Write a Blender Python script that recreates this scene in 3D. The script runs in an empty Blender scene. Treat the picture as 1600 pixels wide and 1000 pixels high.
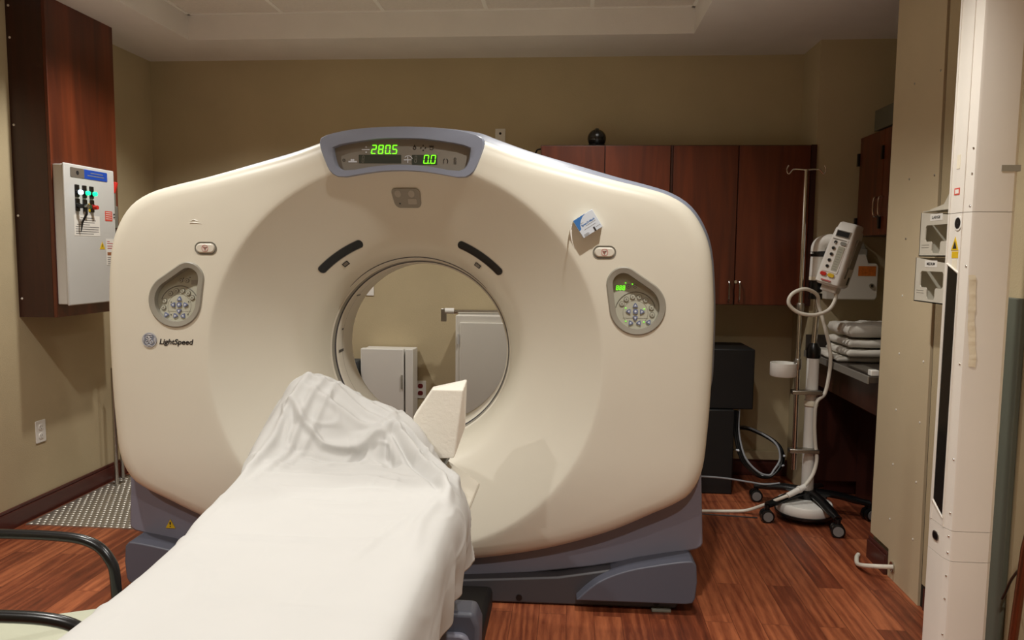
import bpy, bmesh, math, random
from mathutils import Vector, Matrix, noise
from math import sin, cos, pi, radians, sqrt, atan2
random.seed(7)
SC = bpy.context.scene
COL = SC.collection

# ------------------------------------------------------------------ materials
def lin(c):
    return tuple((x/255/12.92) if x/255 <= .04045 else ((x/255+.055)/1.055)**2.4 for x in c)

def mat(name, rgb, rough=.5, metal=0., var=0., vscale=8., bump=0., bscale=60., spec=.5, coat=0., emit=0., stretch=None):
    m = bpy.data.materials.new(name); m.use_nodes = True
    nt = m.node_tree; b = nt.nodes['Principled BSDF']
    c = lin(rgb)
    b.inputs['Base Color'].default_value = (*c, 1)
    b.inputs['Roughness'].default_value = rough
    b.inputs['Metallic'].default_value = metal
    b.inputs['Specular IOR Level'].default_value = spec
    if coat:
        b.inputs['Coat Weight'].default_value = coat
        b.inputs['Coat Roughness'].default_value = .12
    if emit:
        b.inputs['Emission Color'].default_value = (*c, 1)
        b.inputs['Emission Strength'].default_value = emit
    tc = nt.nodes.new('ShaderNodeTexCoord'); vec = tc.outputs['Object']
    if stretch:
        mp = nt.nodes.new('ShaderNodeMapping'); mp.inputs['Scale'].default_value = stretch
        nt.links.new(vec, mp.inputs['Vector']); vec = mp.outputs['Vector']
    if var:
        n = nt.nodes.new('ShaderNodeTexNoise'); n.inputs['Scale'].default_value = vscale
        n.inputs['Detail'].default_value = 5
        nt.links.new(vec, n.inputs['Vector'])
        r = nt.nodes.new('ShaderNodeValToRGB')
        r.color_ramp.elements[0].position = .3; r.color_ramp.elements[1].position = .7
        r.color_ramp.elements[0].color = (*[x*(1-var) for x in c], 1)
        r.color_ramp.elements[1].color = (*[min(1, x*(1+var)) for x in c], 1)
        nt.links.new(n.outputs['Fac'], r.inputs['Fac'])
        nt.links.new(r.outputs['Color'], b.inputs['Base Color'])
    if bump:
        n2 = nt.nodes.new('ShaderNodeTexNoise'); n2.inputs['Scale'].default_value = bscale
        n2.inputs['Detail'].default_value = 3
        nt.links.new(tc.outputs['Object'], n2.inputs['Vector'])
        bp = nt.nodes.new('ShaderNodeBump'); bp.inputs['Strength'].default_value = bump
        bp.inputs['Distance'].default_value = .004
        nt.links.new(n2.outputs['Fac'], bp.inputs['Height'])
        nt.links.new(bp.outputs['Normal'], b.inputs['Normal'])
    return m

M = {}
M['wall'] = mat('wall_paint', (190,174,141), .75, var=.05, vscale=3, bump=.25, bscale=180, spec=.2)
M['board'] = mat('board_paint', (208,191,158), .62, var=.03, vscale=3, bump=.12, bscale=220, spec=.3)
M['ceil'] = mat('ceiling_paint', (230,224,217), .85, var=.03, vscale=4, bump=.25, bscale=150, spec=.15)
M['tile'] = mat('ceiling_tile', (226,218,208), .9, var=.03, vscale=60, bump=.4, bscale=120, spec=.1)
M['tbar'] = mat('tile_grid_metal', (240,236,228), .5)
M['cream'] = mat('cream_plastic', (224,219,203), .42, var=.02, vscale=2, bump=.04, bscale=400)
M['liner'] = mat('bore_liner_plastic', (218,212,198), .35)
M['greyplastic'] = mat('grey_plastic', (152,148,136), .45)
M['keypad'] = mat('keypad_membrane', (178,176,158), .5)
M['keyring'] = mat('key_rim', (120,117,106), .5)
M['bluekey'] = mat('blue_grey_key', (104,112,142), .4)
M['keylight'] = mat('pale_key_symbol', (205,208,214), .5)
M['dispgrey'] = mat('display_grey', (128,122,112), .35)
M['dispdark'] = mat('display_dark', (62,66,58), .25)
M['bluegrey'] = mat('blue_grey_plastic', (136,142,158), .38, var=.02, vscale=3)
M['skirt'] = mat('slate_plastic', (128,128,143), .42, var=.03, vscale=4)
M['base'] = mat('dark_slate_plastic', (88,90,102), .42, var=.04, vscale=5)
M['basedark'] = mat('charcoal_plastic', (70,68,72), .45)
M['black'] = mat('black_plastic', (15,15,16), .28)
M['blackmat'] = mat('matte_black', (17,16,16), .6)
M['smoke'] = mat('smoked_acrylic', (26,25,23), .12, coat=.4)
M['white'] = mat('white_plastic', (232,229,222), .42)
M['whitemetal'] = mat('white_enamel', (222,217,206), .4, var=.02, vscale=3)
M['postwhite'] = mat('white_laminate', (232,226,216), .38, var=.02, vscale=4)
M['greymetal'] = mat('grey_enamel', (205,204,200), .45, var=.02, vscale=5, bump=.05, bscale=300)
M['chrome'] = mat('polished_steel', (205,202,196), .16, metal=1., var=.04, vscale=20)
M['steel'] = mat('brushed_steel', (176,172,165), .34, metal=1., var=.08, vscale=20)
M['plate'] = mat('studded_steel', (196,192,184), .38, metal=.85, var=.05, vscale=20)
M['palegrey'] = mat('pale_grey_plastic', (178,173,162), .5)
M['foam'] = mat('white_foam', (238,234,222), .7, var=.02, vscale=14, bump=.25, bscale=90, spec=.25)
M['cloth'] = mat('white_cotton', (190,189,186), .85, var=.012, vscale=6, bump=.08, bscale=900, spec=.15)
M['linen'] = mat('off_white_linen', (222,217,206), .85, var=.03, vscale=12, bump=.15, bscale=400, spec=.15)
M['seat'] = mat('pale_sage_vinyl', (182,184,164), .5, var=.03, vscale=10, bump=.08, bscale=300)
M['mattress'] = mat('grey_vinyl', (128,130,136), .45)
M['red'] = mat('red_plastic', (206,44,32), .4)
M['redink'] = mat('red_ink', (192,92,92), .6)
M['redsticker'] = mat('red_sticker', (214,82,66), .55)
M['maroon'] = mat('maroon_plastic', (112,18,24), .4)
M['yellow'] = mat('yellow_sticker', (222,184,28), .5)
M['orange'] = mat('orange_sticker', (204,112,38), .55, var=.25, vscale=60)
M['brownlabel'] = mat('brown_label', (158,98,58), .55)
M['paper'] = mat('printed_paper', (236,232,224), .7)
M['ink'] = mat('black_ink', (34,32,32), .6)
M['greyink'] = mat('grey_ink', (132,130,128), .6)
M['blueprint'] = mat('blue_print', (58,118,186), .5)
M['palecard'] = mat('pale_blue_card', (214,222,232), .5)
M['bluelabel'] = mat('blue_nameplate', (30,74,176), .4)
M['taupe'] = mat('taupe_nameplate', (112,104,94), .4)
M['green_on'] = mat('green_led', (110,255,30), .4, emit=1.5)
M['lamp_green'] = mat('green_lamp', (20,226,140), .3, emit=1.6)
M['lamp_white'] = mat('white_lamp', (205,232,255), .3, emit=2.2)
M['greengrip'] = mat('green_switch', (34,84,52), .4)
M['tape'] = mat('cream_tape', (238,229,206), .5, var=.04, vscale=30, bump=.3, bscale=50)
M['sage'] = mat('grey_green_board', (96,100,88), .6, var=.04, vscale=4)
M['hvacbox'] = mat('olive_grey_card', (98,96,80), .7)
M['clearplastic'] = mat('frosted_plastic', (214,208,192), .35, var=.02, vscale=5)
M['cable'] = mat('white_cable', (226,220,206), .45)
M['cablegrey'] = mat('grey_cable', (150,152,156), .4)
M['countertop'] = mat('dark_laminate', (66,58,52), .3, var=.12, vscale=40)
M['edgeband'] = mat('grey_edge_band', (128,124,116), .35)
M['emblem'] = mat('emblem_blue_grey', (122,128,142), .35)
M['emblemlight'] = mat('emblem_silver', (196,196,200), .35)
M['vest'] = mat('dark_slate_panel', (58,64,70), .5)
M['caster'] = mat('grey_caster_hub', (128,126,124), .45)
M['brownpole'] = mat('bronze_tube', (112,62,40), .2, metal=.7, var=.15, vscale=6)

def wood(name, dark, mid, light, rough, stretch, scale=1.6, coat=.25):
    m = bpy.data.materials.new(name); m.use_nodes = True
    nt = m.node_tree; b = nt.nodes['Principled BSDF']
    tc = nt.nodes.new('ShaderNodeTexCoord'); mp = nt.nodes.new('ShaderNodeMapping')
    mp.inputs['Scale'].default_value = stretch
    nt.links.new(tc.outputs['Object'], mp.inputs['Vector'])
    n = nt.nodes.new('ShaderNodeTexNoise'); n.inputs['Scale'].default_value = scale
    n.inputs['Detail'].default_value = 8; n.inputs['Distortion'].default_value = .6
    nt.links.new(mp.outputs['Vector'], n.inputs['Vector'])
    r = nt.nodes.new('ShaderNodeValToRGB'); e = r.color_ramp.elements
    e[0].position = .3; e[0].color = (*lin(dark), 1)
    e[1].position = .72; e[1].color = (*lin(light), 1)
    k = e.new(.5); k.color = (*lin(mid), 1)
    nt.links.new(n.outputs['Fac'], r.inputs['Fac'])
    nt.links.new(r.outputs['Color'], b.inputs['Base Color'])
    b.inputs['Roughness'].default_value = rough
    b.inputs['Coat Weight'].default_value = coat; b.inputs['Coat Roughness'].default_value = .25
    return m
M['cherry'] = wood('cherry_veneer', (70,28,13), (92,39,17), (114,51,25), .4, (9,9,.7))
M['darkcherry'] = wood('dark_cherry_veneer', (44,18,12), (54,22,14), (66,29,19), .42, (9,9,.7))
M['basebd'] = wood('stained_baseboard', (62,26,22), (76,33,28), (90,42,36), .4, (1,1,20))

def floor_mat():
    m = bpy.data.materials.new('wood_plank_vinyl'); m.use_nodes = True
    nt = m.node_tree; b = nt.nodes['Principled BSDF']; N = nt.nodes.new; L = nt.links.new
    tc = N('ShaderNodeTexCoord'); mp = N('ShaderNodeMapping')
    mp.inputs['Rotation'].default_value = (0, 0, radians(90))
    L(tc.outputs['Object'], mp.inputs['Vector'])
    br = N('ShaderNodeTexBrick'); br.offset = .37; br.offset_frequency = 2
    br.inputs['Scale'].default_value = 1; br.inputs['Brick Width'].default_value = .92
    br.inputs['Row Height'].default_value = .105; br.inputs['Mortar Size'].default_value = .0012
    br.inputs['Mortar Smooth'].default_value = .3; br.inputs['Bias'].default_value = 0
    br.inputs['Color1'].default_value = (0, 0, 0, 1); br.inputs['Color2'].default_value = (1, 1, 1, 1)
    br.inputs['Mortar'].default_value = (.35, .35, .35, 1)
    L(mp.outputs['Vector'], br.inputs['Vector'])
    # grain, shifted plank by plank
    off = N('ShaderNodeVectorMath'); off.operation = 'MULTIPLY_ADD'
    L(br.outputs['Color'], off.inputs[0]); off.inputs[1].default_value = (7, 11, 3)
    L(tc.outputs['Object'], off.inputs[2])
    m2 = N('ShaderNodeMapping'); m2.inputs['Scale'].default_value = (9, .9, 1)
    L(off.outputs[0], m2.inputs['Vector'])
    wv = N('ShaderNodeTexWave'); wv.wave_type = 'BANDS'; wv.bands_direction = 'X'
    wv.inputs['Scale'].default_value = .8; wv.inputs['Distortion'].default_value = 14
    wv.inputs['Detail'].default_value = 4; wv.inputs['Detail Scale'].default_value = .9
    L(m2.outputs['Vector'], wv.inputs['Vector'])
    n = N('ShaderNodeTexNoise'); n.inputs['Scale'].default_value = 5; n.inputs['Detail'].default_value = 9
    n.inputs['Roughness'].default_value = .65
    m3 = N('ShaderNodeMapping'); m3.inputs['Scale'].default_value = (12, 1.2, 1)
    L(off.outputs[0], m3.inputs['Vector']); L(m3.outputs['Vector'], n.inputs['Vector'])
    def math_(op, a, bb):
        q = N('ShaderNodeMath'); q.operation = op
        for i, v in enumerate((a, bb)):
            if isinstance(v, (int, float)): q.inputs[i].default_value = v
            else: L(v, q.inputs[i])
        return q.outputs[0]
    s = math_('ADD', math_('MULTIPLY', wv.outputs['Fac'], .16), math_('MULTIPLY', n.outputs['Fac'], .75))
    s = math_('ADD', s, math_('MULTIPLY', br.outputs['Color'], .34))
    r = N('ShaderNodeValToRGB'); e = r.color_ramp.elements
    e[0].position = .25; e[0].color = (*lin((70,33,21)), 1)
    e[1].position = .95; e[1].color = (*lin((182,106,68)), 1)
    k = e.new(.58); k.color = (*lin((122,61,38)), 1)
    L(s, r.inputs['Fac'])
    mx = N('ShaderNodeMix'); mx.data_type = 'RGBA'; mx.blend_type = 'MULTIPLY'
    L(math_('MULTIPLY', br.outputs['Fac'], .5), mx.inputs['Factor'])
    L(r.outputs['Color'], mx.inputs['A']); mx.inputs['B'].default_value = (.2, .15, .12, 1)
    L(mx.outputs['Result'], b.inputs['Base Color'])
    b.inputs['Roughness'].default_value = .42
    bp = N('ShaderNodeBump'); bp.inputs['Strength'].default_value = .15; bp.inputs['Distance'].default_value = .002
    L(n.outputs['Fac'], bp.inputs['Height']); L(bp.outputs['Normal'], b.inputs['Normal'])
    return m
M['floor'] = floor_mat()

# ------------------------------------------------------------------ mesh builder
def catmull(pts, sub=6, closed=False):
    P = [Vector(p) for p in pts]; n = len(P); out = []
    rng = n if closed else n-1
    for i in range(rng):
        if closed: a, b, c, d = P[i-1], P[i], P[(i+1) % n], P[(i+2) % n]
        else: a, b, c, d = P[max(i-1, 0)], P[i], P[i+1], P[min(i+2, n-1)]
        for k in range(sub):
            t = k/sub
            out.append(.5*((2*b)+(c-a)*t+(2*a-5*b+4*c-d)*t*t+(3*b-a-3*c+d)*t**3))
    if not closed: out.append(P[-1].copy())
    return out

class MB:
    def __init__(s, T=None):
        s.bm = bmesh.new(); s.mats = []; s.mi = 0; s.T = T
    def use(s, key):
        if key not in s.mats: s.mats.append(key)
        s.mi = s.mats.index(key); return s
    def v(s, p):
        p = Vector(p)
        if s.T is not None: p = s.T @ p
        return s.bm.verts.new(p)
    def f(s, vs):
        try:
            fc = s.bm.faces.new(vs); fc.material_index = s.mi; return fc
        except ValueError: return None
    def box(s, x0, x1, y0, y1, z0, z1):
        V = [s.v((x, y, z)) for z in (z0, z1) for y in (y0, y1) for x in (x0, x1)]
        for q in ((0,2,3,1), (4,5,7,6), (0,1,5,4), (2,6,7,3), (0,4,6,2), (1,3,7,5)): s.f([V[i] for i in q])
        return s
    def quad(s, a, b, c, d):
        s.f([s.v(p) for p in (a, b, c, d)]); return s
    def prism(s, poly, fn, d0, d1, caps=True):
        A = [s.v(fn(a, b, d0)) for a, b in poly]; B = [s.v(fn(a, b, d1)) for a, b in poly]
        n = len(poly)
        for i in range(n): s.f([A[i], A[(i+1) % n], B[(i+1) % n], B[i]])
        if caps: s.f(A[::-1]); s.f(B)
        return s
    def loops(s, rings, closed=True, cap0=False, cap1=False):
        R = [[s.v(p) for p in r] for r in rings]; n = len(R[0])
        for a, b in zip(R, R[1:]):
            for i in range(n if closed else n-1):
                s.f([a[i], a[(i+1) % n], b[(i+1) % n], b[i]])
        if cap0: s.f(R[0][::-1])
        if cap1: s.f(R[-1])
        return s
    def tube(s, pts, r, n=10, caps=True, closed=False, flat=1.):
        P = [Vector(p) for p in pts]; m = len(P); rings = []; up = None
        for i in range(m):
            if closed: t = (P[(i+1) % m]-P[i-1])
            else: t = P[min(i+1, m-1)]-P[max(i-1, 0)]
            t = t.normalized() if t.length else Vector((0, 0, 1))
            if up is None:
                up = Vector((0, 0, 1)) if abs(t.z) < .9 else Vector((1, 0, 0))
            x = t.cross(up)
            if x.length < 1e-6: x = t.orthogonal()
            x.normalize(); y = x.cross(t).normalized(); up = y
            rr = r[i] if isinstance(r, (list, tuple)) else r
            rings.append([P[i]+x*cos(2*pi*k/n)*rr+y*sin(2*pi*k/n)*rr*flat for k in range(n)])
        if closed: rings.append(rings[0])
        s.loops(rings, True, caps and not closed, caps and not closed); return s
    def cyl(s, p0, p1, r0, r1=None, n=24):
        return s.tube([p0, p1], [r0, r0 if r1 is None else r1], n)
    def lathe(s, prof, c=(0, 0, 0), ax='z', n=32, cap0=False, cap1=False):
        c = Vector(c); rings = []
        for r, h in prof:
            ring = []
            for k in range(n):
                a = 2*pi*k/n; x, y = r*cos(a), r*sin(a)
                ring.append(c+Vector({'z': (x, y, h), 'y': (x, h, y), 'x': (h, x, y)}[ax]))
            rings.append(ring)
        return s.loops(rings, True, cap0, cap1)
    def ball(s, c, r, n=16, m=10, sx=1, sy=1, sz=1, half=False):
        lo = 0 if half else -pi/2
        prof = [(max(r*cos(lo+(pi/2-lo)*i/m), 1e-4), r*sin(lo+(pi/2-lo)*i/m)) for i in range(m+1)]
        c = Vector(c); rings = [[c+Vector((q*cos(2*pi*k/n)*sx, q*sin(2*pi*k/n)*sy, h*sz)) for k in range(n)] for q, h in prof]
        return s.loops(rings, True, True, True)
    def poly2(s, vf, fn, d):
        vs, fs = vf
        V = [s.v(fn(x, y, d)) for x, y in vs]
        for q in fs: s.f([V[i] for i in q])
        return s
    def build(s, name, key=None, parent=None, origin=None, bevel=0, seg=2, angle=35, smooth=True, local=False):
        bm = s.bm
        bmesh.ops.remove_doubles(bm, verts=bm.verts, dist=1e-6)
        bmesh.ops.recalc_face_normals(bm, faces=bm.faces)
        o_ = Vector((0, 0, 0))
        if origin is not None: o_ = Vector(origin)
        elif parent is not None and not local: o_ = world_loc(parent)
        if o_.length: bmesh.ops.translate(bm, verts=bm.verts, vec=-o_)
        me = bpy.data.meshes.new(name); bm.to_mesh(me); bm.free()
        for k in (s.mats or [key]): me.materials.append(M[k])
        if smooth:
            me.polygons.foreach_set('use_smooth', [True]*len(me.polygons))
            me.set_sharp_from_angle(angle=radians(angle))
        o = bpy.data.objects.new(name, me); COL.objects.link(o)
        if parent is not None: o.parent = parent
        elif origin is not None: o.location = o_
        if bevel:
            md = o.modifiers.new('bevel', 'BEVEL'); md.width = bevel; md.segments = seg
            md.limit_method = 'ANGLE'; md.angle_limit = radians(40)
        return o

def world_loc(o):
    p = Vector((0, 0, 0))
    while o is not None:
        p += o.location; o = o.parent
    return p

def tag(o, label, cat, group=None):
    o['label'] = label; o['category'] = cat
    if group: o['group'] = group
    return o
def thing(name, loc, label, cat, group=None, rot=None):
    o = bpy.data.objects.new(name, None); o.empty_display_size = .1; COL.objects.link(o)
    o.location = loc
    if rot is not None: o.rotation_euler = (0, 0, rot)
    return tag(o, label, cat, group)
def struct(o):
    o['kind'] = 'structure'; return o

def text_vf(body, height, shear=0., bold=0.):
    cu = bpy.data.curves.new('t', 'FONT'); cu.body = body; cu.size = 1; cu.shear = shear; cu.offset = bold
    cu.resolution_u = 3
    ob = bpy.data.objects.new('t', cu); COL.objects.link(ob)
    dg = bpy.context.evaluated_depsgraph_get(); dg.update()
    me = bpy.data.meshes.new_from_object(ob.evaluated_get(dg))
    vs = [(v.co.x*height/.72, v.co.y*height/.72) for v in me.vertices]
    fs = [tuple(p.vertices) for p in me.polygons]
    bpy.data.objects.remove(ob); bpy.data.curves.remove(cu); bpy.data.meshes.remove(me)
    return vs, fs
def fit(vf, x0, x1, y0=None):
    vs, fs = vf; a = min(v[0] for v in vs); b = max(v[0] for v in vs); k = (x1-x0)/(b-a)
    return [(x0+(x-a)*k, (y0 or 0)+y) for x, y in vs], fs

SEG = {'0': 'abcdef', '1': 'bc', '2': 'abged', '3': 'abgcd', '4': 'fgbc', '5': 'afgcd', '6': 'afgedc', '7': 'abc', '8': 'abcdefg', '9': 'abcdfg'}
def digits(mb, txt, x, y, w, h, fn, d, shear=.12, t=.16, gap=.35):
    """seven-segment digits; w,h one digit"""
    def bar(pts): mb.f([mb.v(fn(a+shear*(b-y), b, d)) for a, b in pts])
    th = t*h*.5
    for ch in txt:
        if ch == '.':
            cx = x-gap*w*.55
            bar([(cx-th*.5, y), (cx+th*.5, y), (cx+th*.5, y+th), (cx-th*.5, y+th)]); continue
        for sg in SEG[ch]:
            if sg in 'agd':
                yy = {'a': y+h-th*.5, 'g': y+h/2, 'd': y+th*.5}[sg]
                bar([(x+th*.4, yy), (x+th*.9, yy+th*.5), (x+w-th*.9, yy+th*.5), (x+w-th*.4, yy), (x+w-th*.9, yy-th*.5), (x+th*.9, yy-th*.5)])
            else:
                xx = x+th*.5 if sg in 'fe' else x+w-th*.5
                y0 = y+h/2 if sg in 'fb' else y
                y1 = y0+h/2
                bar([(xx, y0+th*.3), (xx+th*.5, y0+th*.8), (xx+th*.5, y1-th*.8), (xx, y1-th*.3), (xx-th*.5, y1-th*.8), (xx-th*.5, y0+th*.8)])
        x += w*(1+gap)

def rrect(x0, x1, y0, y1, r, n=5):
    out = []
    for cx, cy, a0 in ((x1-r, y1-r, 0), (x0+r, y1-r, 90), (x0+r, y0+r, 180), (x1-r, y0+r, 270)):
        for i in range(n+1):
            a = radians(a0+90*i/n); out.append((cx+r*cos(a), cy+r*sin(a)))
    return out
def circ(cx, cy, r, n=20):
    return [(cx+r*cos(2*pi*i/n), cy+r*sin(2*pi*i/n)) for i in range(n)]
def ring2(mb, cx, cy, r0, r1, fn, d, n=24):
    A = [mb.v(fn(x, y, d)) for x, y in circ(cx, cy, r0, n)]; B = [mb.v(fn(x, y, d)) for x, y in circ(cx, cy, r1, n)]
    for i in range(n): mb.f([A[i], A[(i+1) % n], B[(i+1) % n], B[i]])

# ================================================================== CAMERA
cd = bpy.data.cameras.new('camera'); cam = bpy.data.objects.new('camera', cd); COL.objects.link(cam)
cd.sensor_width = 36; cd.lens = 1160/1600*36; cd.clip_start = .02
cam.matrix_world = Matrix.Translation((0, 0, 1.38)) @ Matrix.Rotation(radians(4.6), 4, 'Z') @ Matrix.Rotation(radians(90-5.05), 4, 'X') @ Matrix.Rotation(radians(.6), 4, 'Z')
SC.camera = cam

# ================================================================== ROOM
XL, YB, ZC = -2.75, 4.73, 2.6
XJ, YJ, XA, YP, XP, YN = 1.372, 4.42, 1.93, 3.46, 1.41, -1.7
def sbox(name, key, *b, bevel=0):
    return struct(MB().box(*b).build(name, key, bevel=bevel, smooth=False))
sbox('floor', 'floor', XL-.1, XA+.1, YN, YB+.1, -.1, 0)
sbox('wall_left', 'wall', XL-.1, XL, YN, YB+.1, 0, 2.9)
sbox('wall_back', 'wall', XL, XJ, YB, YB+.1, 0, 2.9)
m = MB(); m.box(XJ, XA+.1, YJ, YB+.1, 0, 2.9); struct(m.build('wall_alcove', 'wall', smooth=False))
sbox('wall_alcove_side', 'wall', XA, XA+.1, YP, YJ, 0, 2.9)
sbox('wall_right', 'wall', XP, XA+.1, YN, YP, 0, 2.9)
sbox('wall_front', 'wall', XL-.1, XA+.1, YN-.1, YN, 0, 2.9)
# ceiling: soffit ring round a raised tray
TX0, TX1, TY0, TY1, ZT = -2.245, .645, -1.1, 4.27, 2.745
m = MB()
m.box(XL, TX0, YN, YB, ZC, 2.9); m.box(TX1, XP, YN, YP, ZC, 2.9); m.box(TX1, XA, YP, YB, ZC, 2.9)
m.box(TX0, TX1, TY1, YB, ZC, 2.9); m.box(TX0, TX1, YN, TY0, ZC, 2.9)
struct(m.build('ceiling', 'ceil', smooth=False))
m = MB(); m.box(TX0, TX1, TY0, TY1, ZT, 2.9); struct(m.build('ceiling_tile_field', 'tile', smooth=False))
m = MB()
for x in (-1.68, -1.09, -.505, .083, ): m.box(x-.011, x+.011, TY0, TY1, ZT-.004, ZT)
for y in (3.66, 2.44, 1.22, 0.): m.box(TX0, TX1, y-.011, y+.011, ZT-.0035, ZT)
m.box(TX0, TX1, TY1-.018, TY1, ZT-.006, ZT); m.box(TX0, TX0+.018, TY0, TY1, ZT-.006, ZT); m.box(TX1-.018, TX1, TY0, TY1, ZT-.006, ZT)
struct(m.build('ceiling_grid', 'tbar', smooth=False))
# baseboards
def baseboard(name, x0, x1, y0, y1, dirx, diry):
    m = MB(); m.box(x0, x1, y0, y1, 0, .088)
    t = .006
    m.box(x0+(t if dirx < 0 else 0), x1-(t if dirx > 0 else 0), y0+(t if diry < 0 else 0), y1-(t if diry > 0 else 0), .088, .104)
    return struct(m.build(name, 'basebd', bevel=.003, smooth=False))
baseboard('baseboard_left', XL, XL+.016, YN, YB, 1, 0)
baseboard('baseboard_back', XL+.016, XJ, YB-.016, YB, 0, -1)
baseboard('baseboard_alcove', XJ, XA, YJ-.016, YJ, 0, -1)
baseboard('baseboard_right', XP-.013, XP, YN, 2.94, -1, 0)
baseboard('baseboard_end', XP-.03, XP-.014, 3.262, 3.458, -1, 0)

# ================================================================== CT SCANNER
GX, GY, GR = -.633, 2.73, radians(1.2)
ct = thing('ct_scanner', (GX, GY, 0), 'large cream CT scanner ring with blue grey trim standing on the wood floor', 'CT scanner', rot=GR)
ZI, ZS = .970, .985
HALF = [(0,1.842),(.1,1.838),(.2,1.828),(.262,1.817),(.32,1.795),(.451,1.750),(.641,1.698),(.783,1.660),(.90,1.632),(.99,1.604),(1.065,1.556),(1.118,1.48),(1.148,1.39),(1.163,1.25),(1.168,1.1),(1.166,.9),(1.158,.72),(1.143,.57),(1.105,.482),(1.05,.437),(.97,.395),(.789,.305),(.544,.222),(.257,.165),(0,.148)]
_full = [(u, z) for u, z in HALF]+[(-u, z) for u, z in HALF[-2:0:-1]]
OUT = [(p.x, p.z) for p in catmull([(u, 0, z) for u, z in _full], 8, True)]
def r_out(th, poly=OUT):
    dx, dz = cos(th), sin(th); best = None
    n = len(poly)
    for i in range(n):
        ax, az = poly[i][0], poly[i][1]-ZI; bx, bz = poly[(i+1) % n][0], poly[(i+1) % n][1]-ZI
        c1 = ax*dz-az*dx; c2 = bx*dz-bz*dx
        if c1*c2 <= 0 and c1 != c2:
            t = c1/(c1-c2); x, z = ax+(bx-ax)*t, az+(bz-az)*t
            r = x*dx+z*dz
            if r > 0 and (best is None or r > best): best = r
    return best
DISH = [(.388,.362),(.390,.34),(.394,.31),(.401,.275),(.411,.243),(.425,.215),(.445,.187),(.47,.166),(.5,.1475),(.55,.118),(.6,.088),(.65,.059),(.7,.0295),(.735,.0095),(.744,.0045),(.75,.0018),(.758,.0003),(.775,0)]
def dish_w(r):
    if r >= .775: return 0.
    for (r0, w0), (r1, w1) in zip(DISH, DISH[1:]):
        if r0 <= r <= r1: return w0+(w1-w0)*(r-r0)/(r1-r0)
    return .36
def sag(z): return .30*max(0, .62-z)**2
def cw(u, z): return dish_w(sqrt(u*u+(z-ZI)**2))+sag(z)
EDGE = [(.075,0),(.055,.0022),(.04,.0068),(.028,.014),(.018,.024),(.010,.038),(.004,.058),(0,.085),(.002,.11)]
NA = 288
ANG = [2*pi*i/NA for i in range(NA)]; RO = [r_out(a) for a in ANG]
def cover_rings(dw):
    rings = []
    for r, w in DISH: rings.append([(r*cos(a), w+dw, ZI+r*sin(a)) for a in ANG])
    for fr in (.25, .5, .75):
        rings.append([((.775+(R-.075-.775)*fr)*cos(a), dw, ZI+(.775+(R-.075-.775)*fr)*sin(a)) for a, R in zip(ANG, RO)])
    for dd, w in EDGE:
        rings.append([((max(R-dd-dw*.5, .776+.0001*(1/(dd+.01))))*cos(a), w+dw, ZI+(max(R-dd-dw*.5, .776+.0001*(1/(dd+.01))))*sin(a)) for a, R in zip(ANG, RO)])
    return [[(u, w+sag(z), z) for u, w, z in r] for r in rings]
m = MB(); A = cover_rings(0); B = cover_rings(.02)
m.loops(A+B[::-1]+[A[0]])
cover_tmp = m.build('front_cover_tmp', 'cream', angle=50)
# teardrop hull of two circles
def hull(c0, r0, c1, r1, inset=0., n=72):
    out = []
    for i in range(n):
        a = 2*pi*i/n; d = (cos(a), sin(a)); best = None
        for c, r in ((c0, r0-inset), (c1, r1-inset)):
            s_ = c[0]*d[0]+c[1]*d[1]+r
            if best is None or s_ > best[0]: best = (s_, (c[0]+r*d[0], c[1]+r*d[1]))
        out.append(best[1])
    return out
def fG(a, b, d): return (a, d, b)
PAN = {}
for sgn in (-1, 1):
    PAN[sgn] = ((sgn*.874, 1.191), .103, (sgn*.8205, 1.277), .062)
m = MB()
for sgn in (-1, 1): m.prism(hull(*PAN[sgn], inset=.003), fG, -.1, .3)
win = [(-.236,1.695),(-.2,1.682),(-.1,1.698),(0,1.704),(.1,1.698),(.2,1.682),(.236,1.695),(.252,1.745),(.24,1.772),(.1,1.795),(0,1.799),(-.1,1.795),(-.24,1.772),(-.252,1.745)]
winD = [(p.x, p.z) for p in catmull([(a, 0, b) for a, b in win], 6, True)]
m.prism([(a*1.01, 1.742+(b-1.742)*1.03) for a, b in winD], fG, -.1, .06)
cut = m.build('cut_tmp', 'cream')
md = cover_tmp.modifiers.new('b', 'BOOLEAN'); md.operation = 'DIFFERENCE'; md.object = cut; md.solver = 'EXACT'
dg = bpy.context.evaluated_depsgraph_get(); dg.update()
me = bpy.data.meshes.new_from_object(cover_tmp.evaluated_get(dg)); me.name = 'front_cover'
bpy.data.objects.remove(cover_tmp); bpy.data.objects.remove(cut)
me.set_sharp_from_angle(angle=radians(40))
front = bpy.data.objects.new('front_cover', me); COL.objects.link(front); front.parent = ct
front['label'] = 'cream front cover with a funnel shaped dish'

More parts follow.
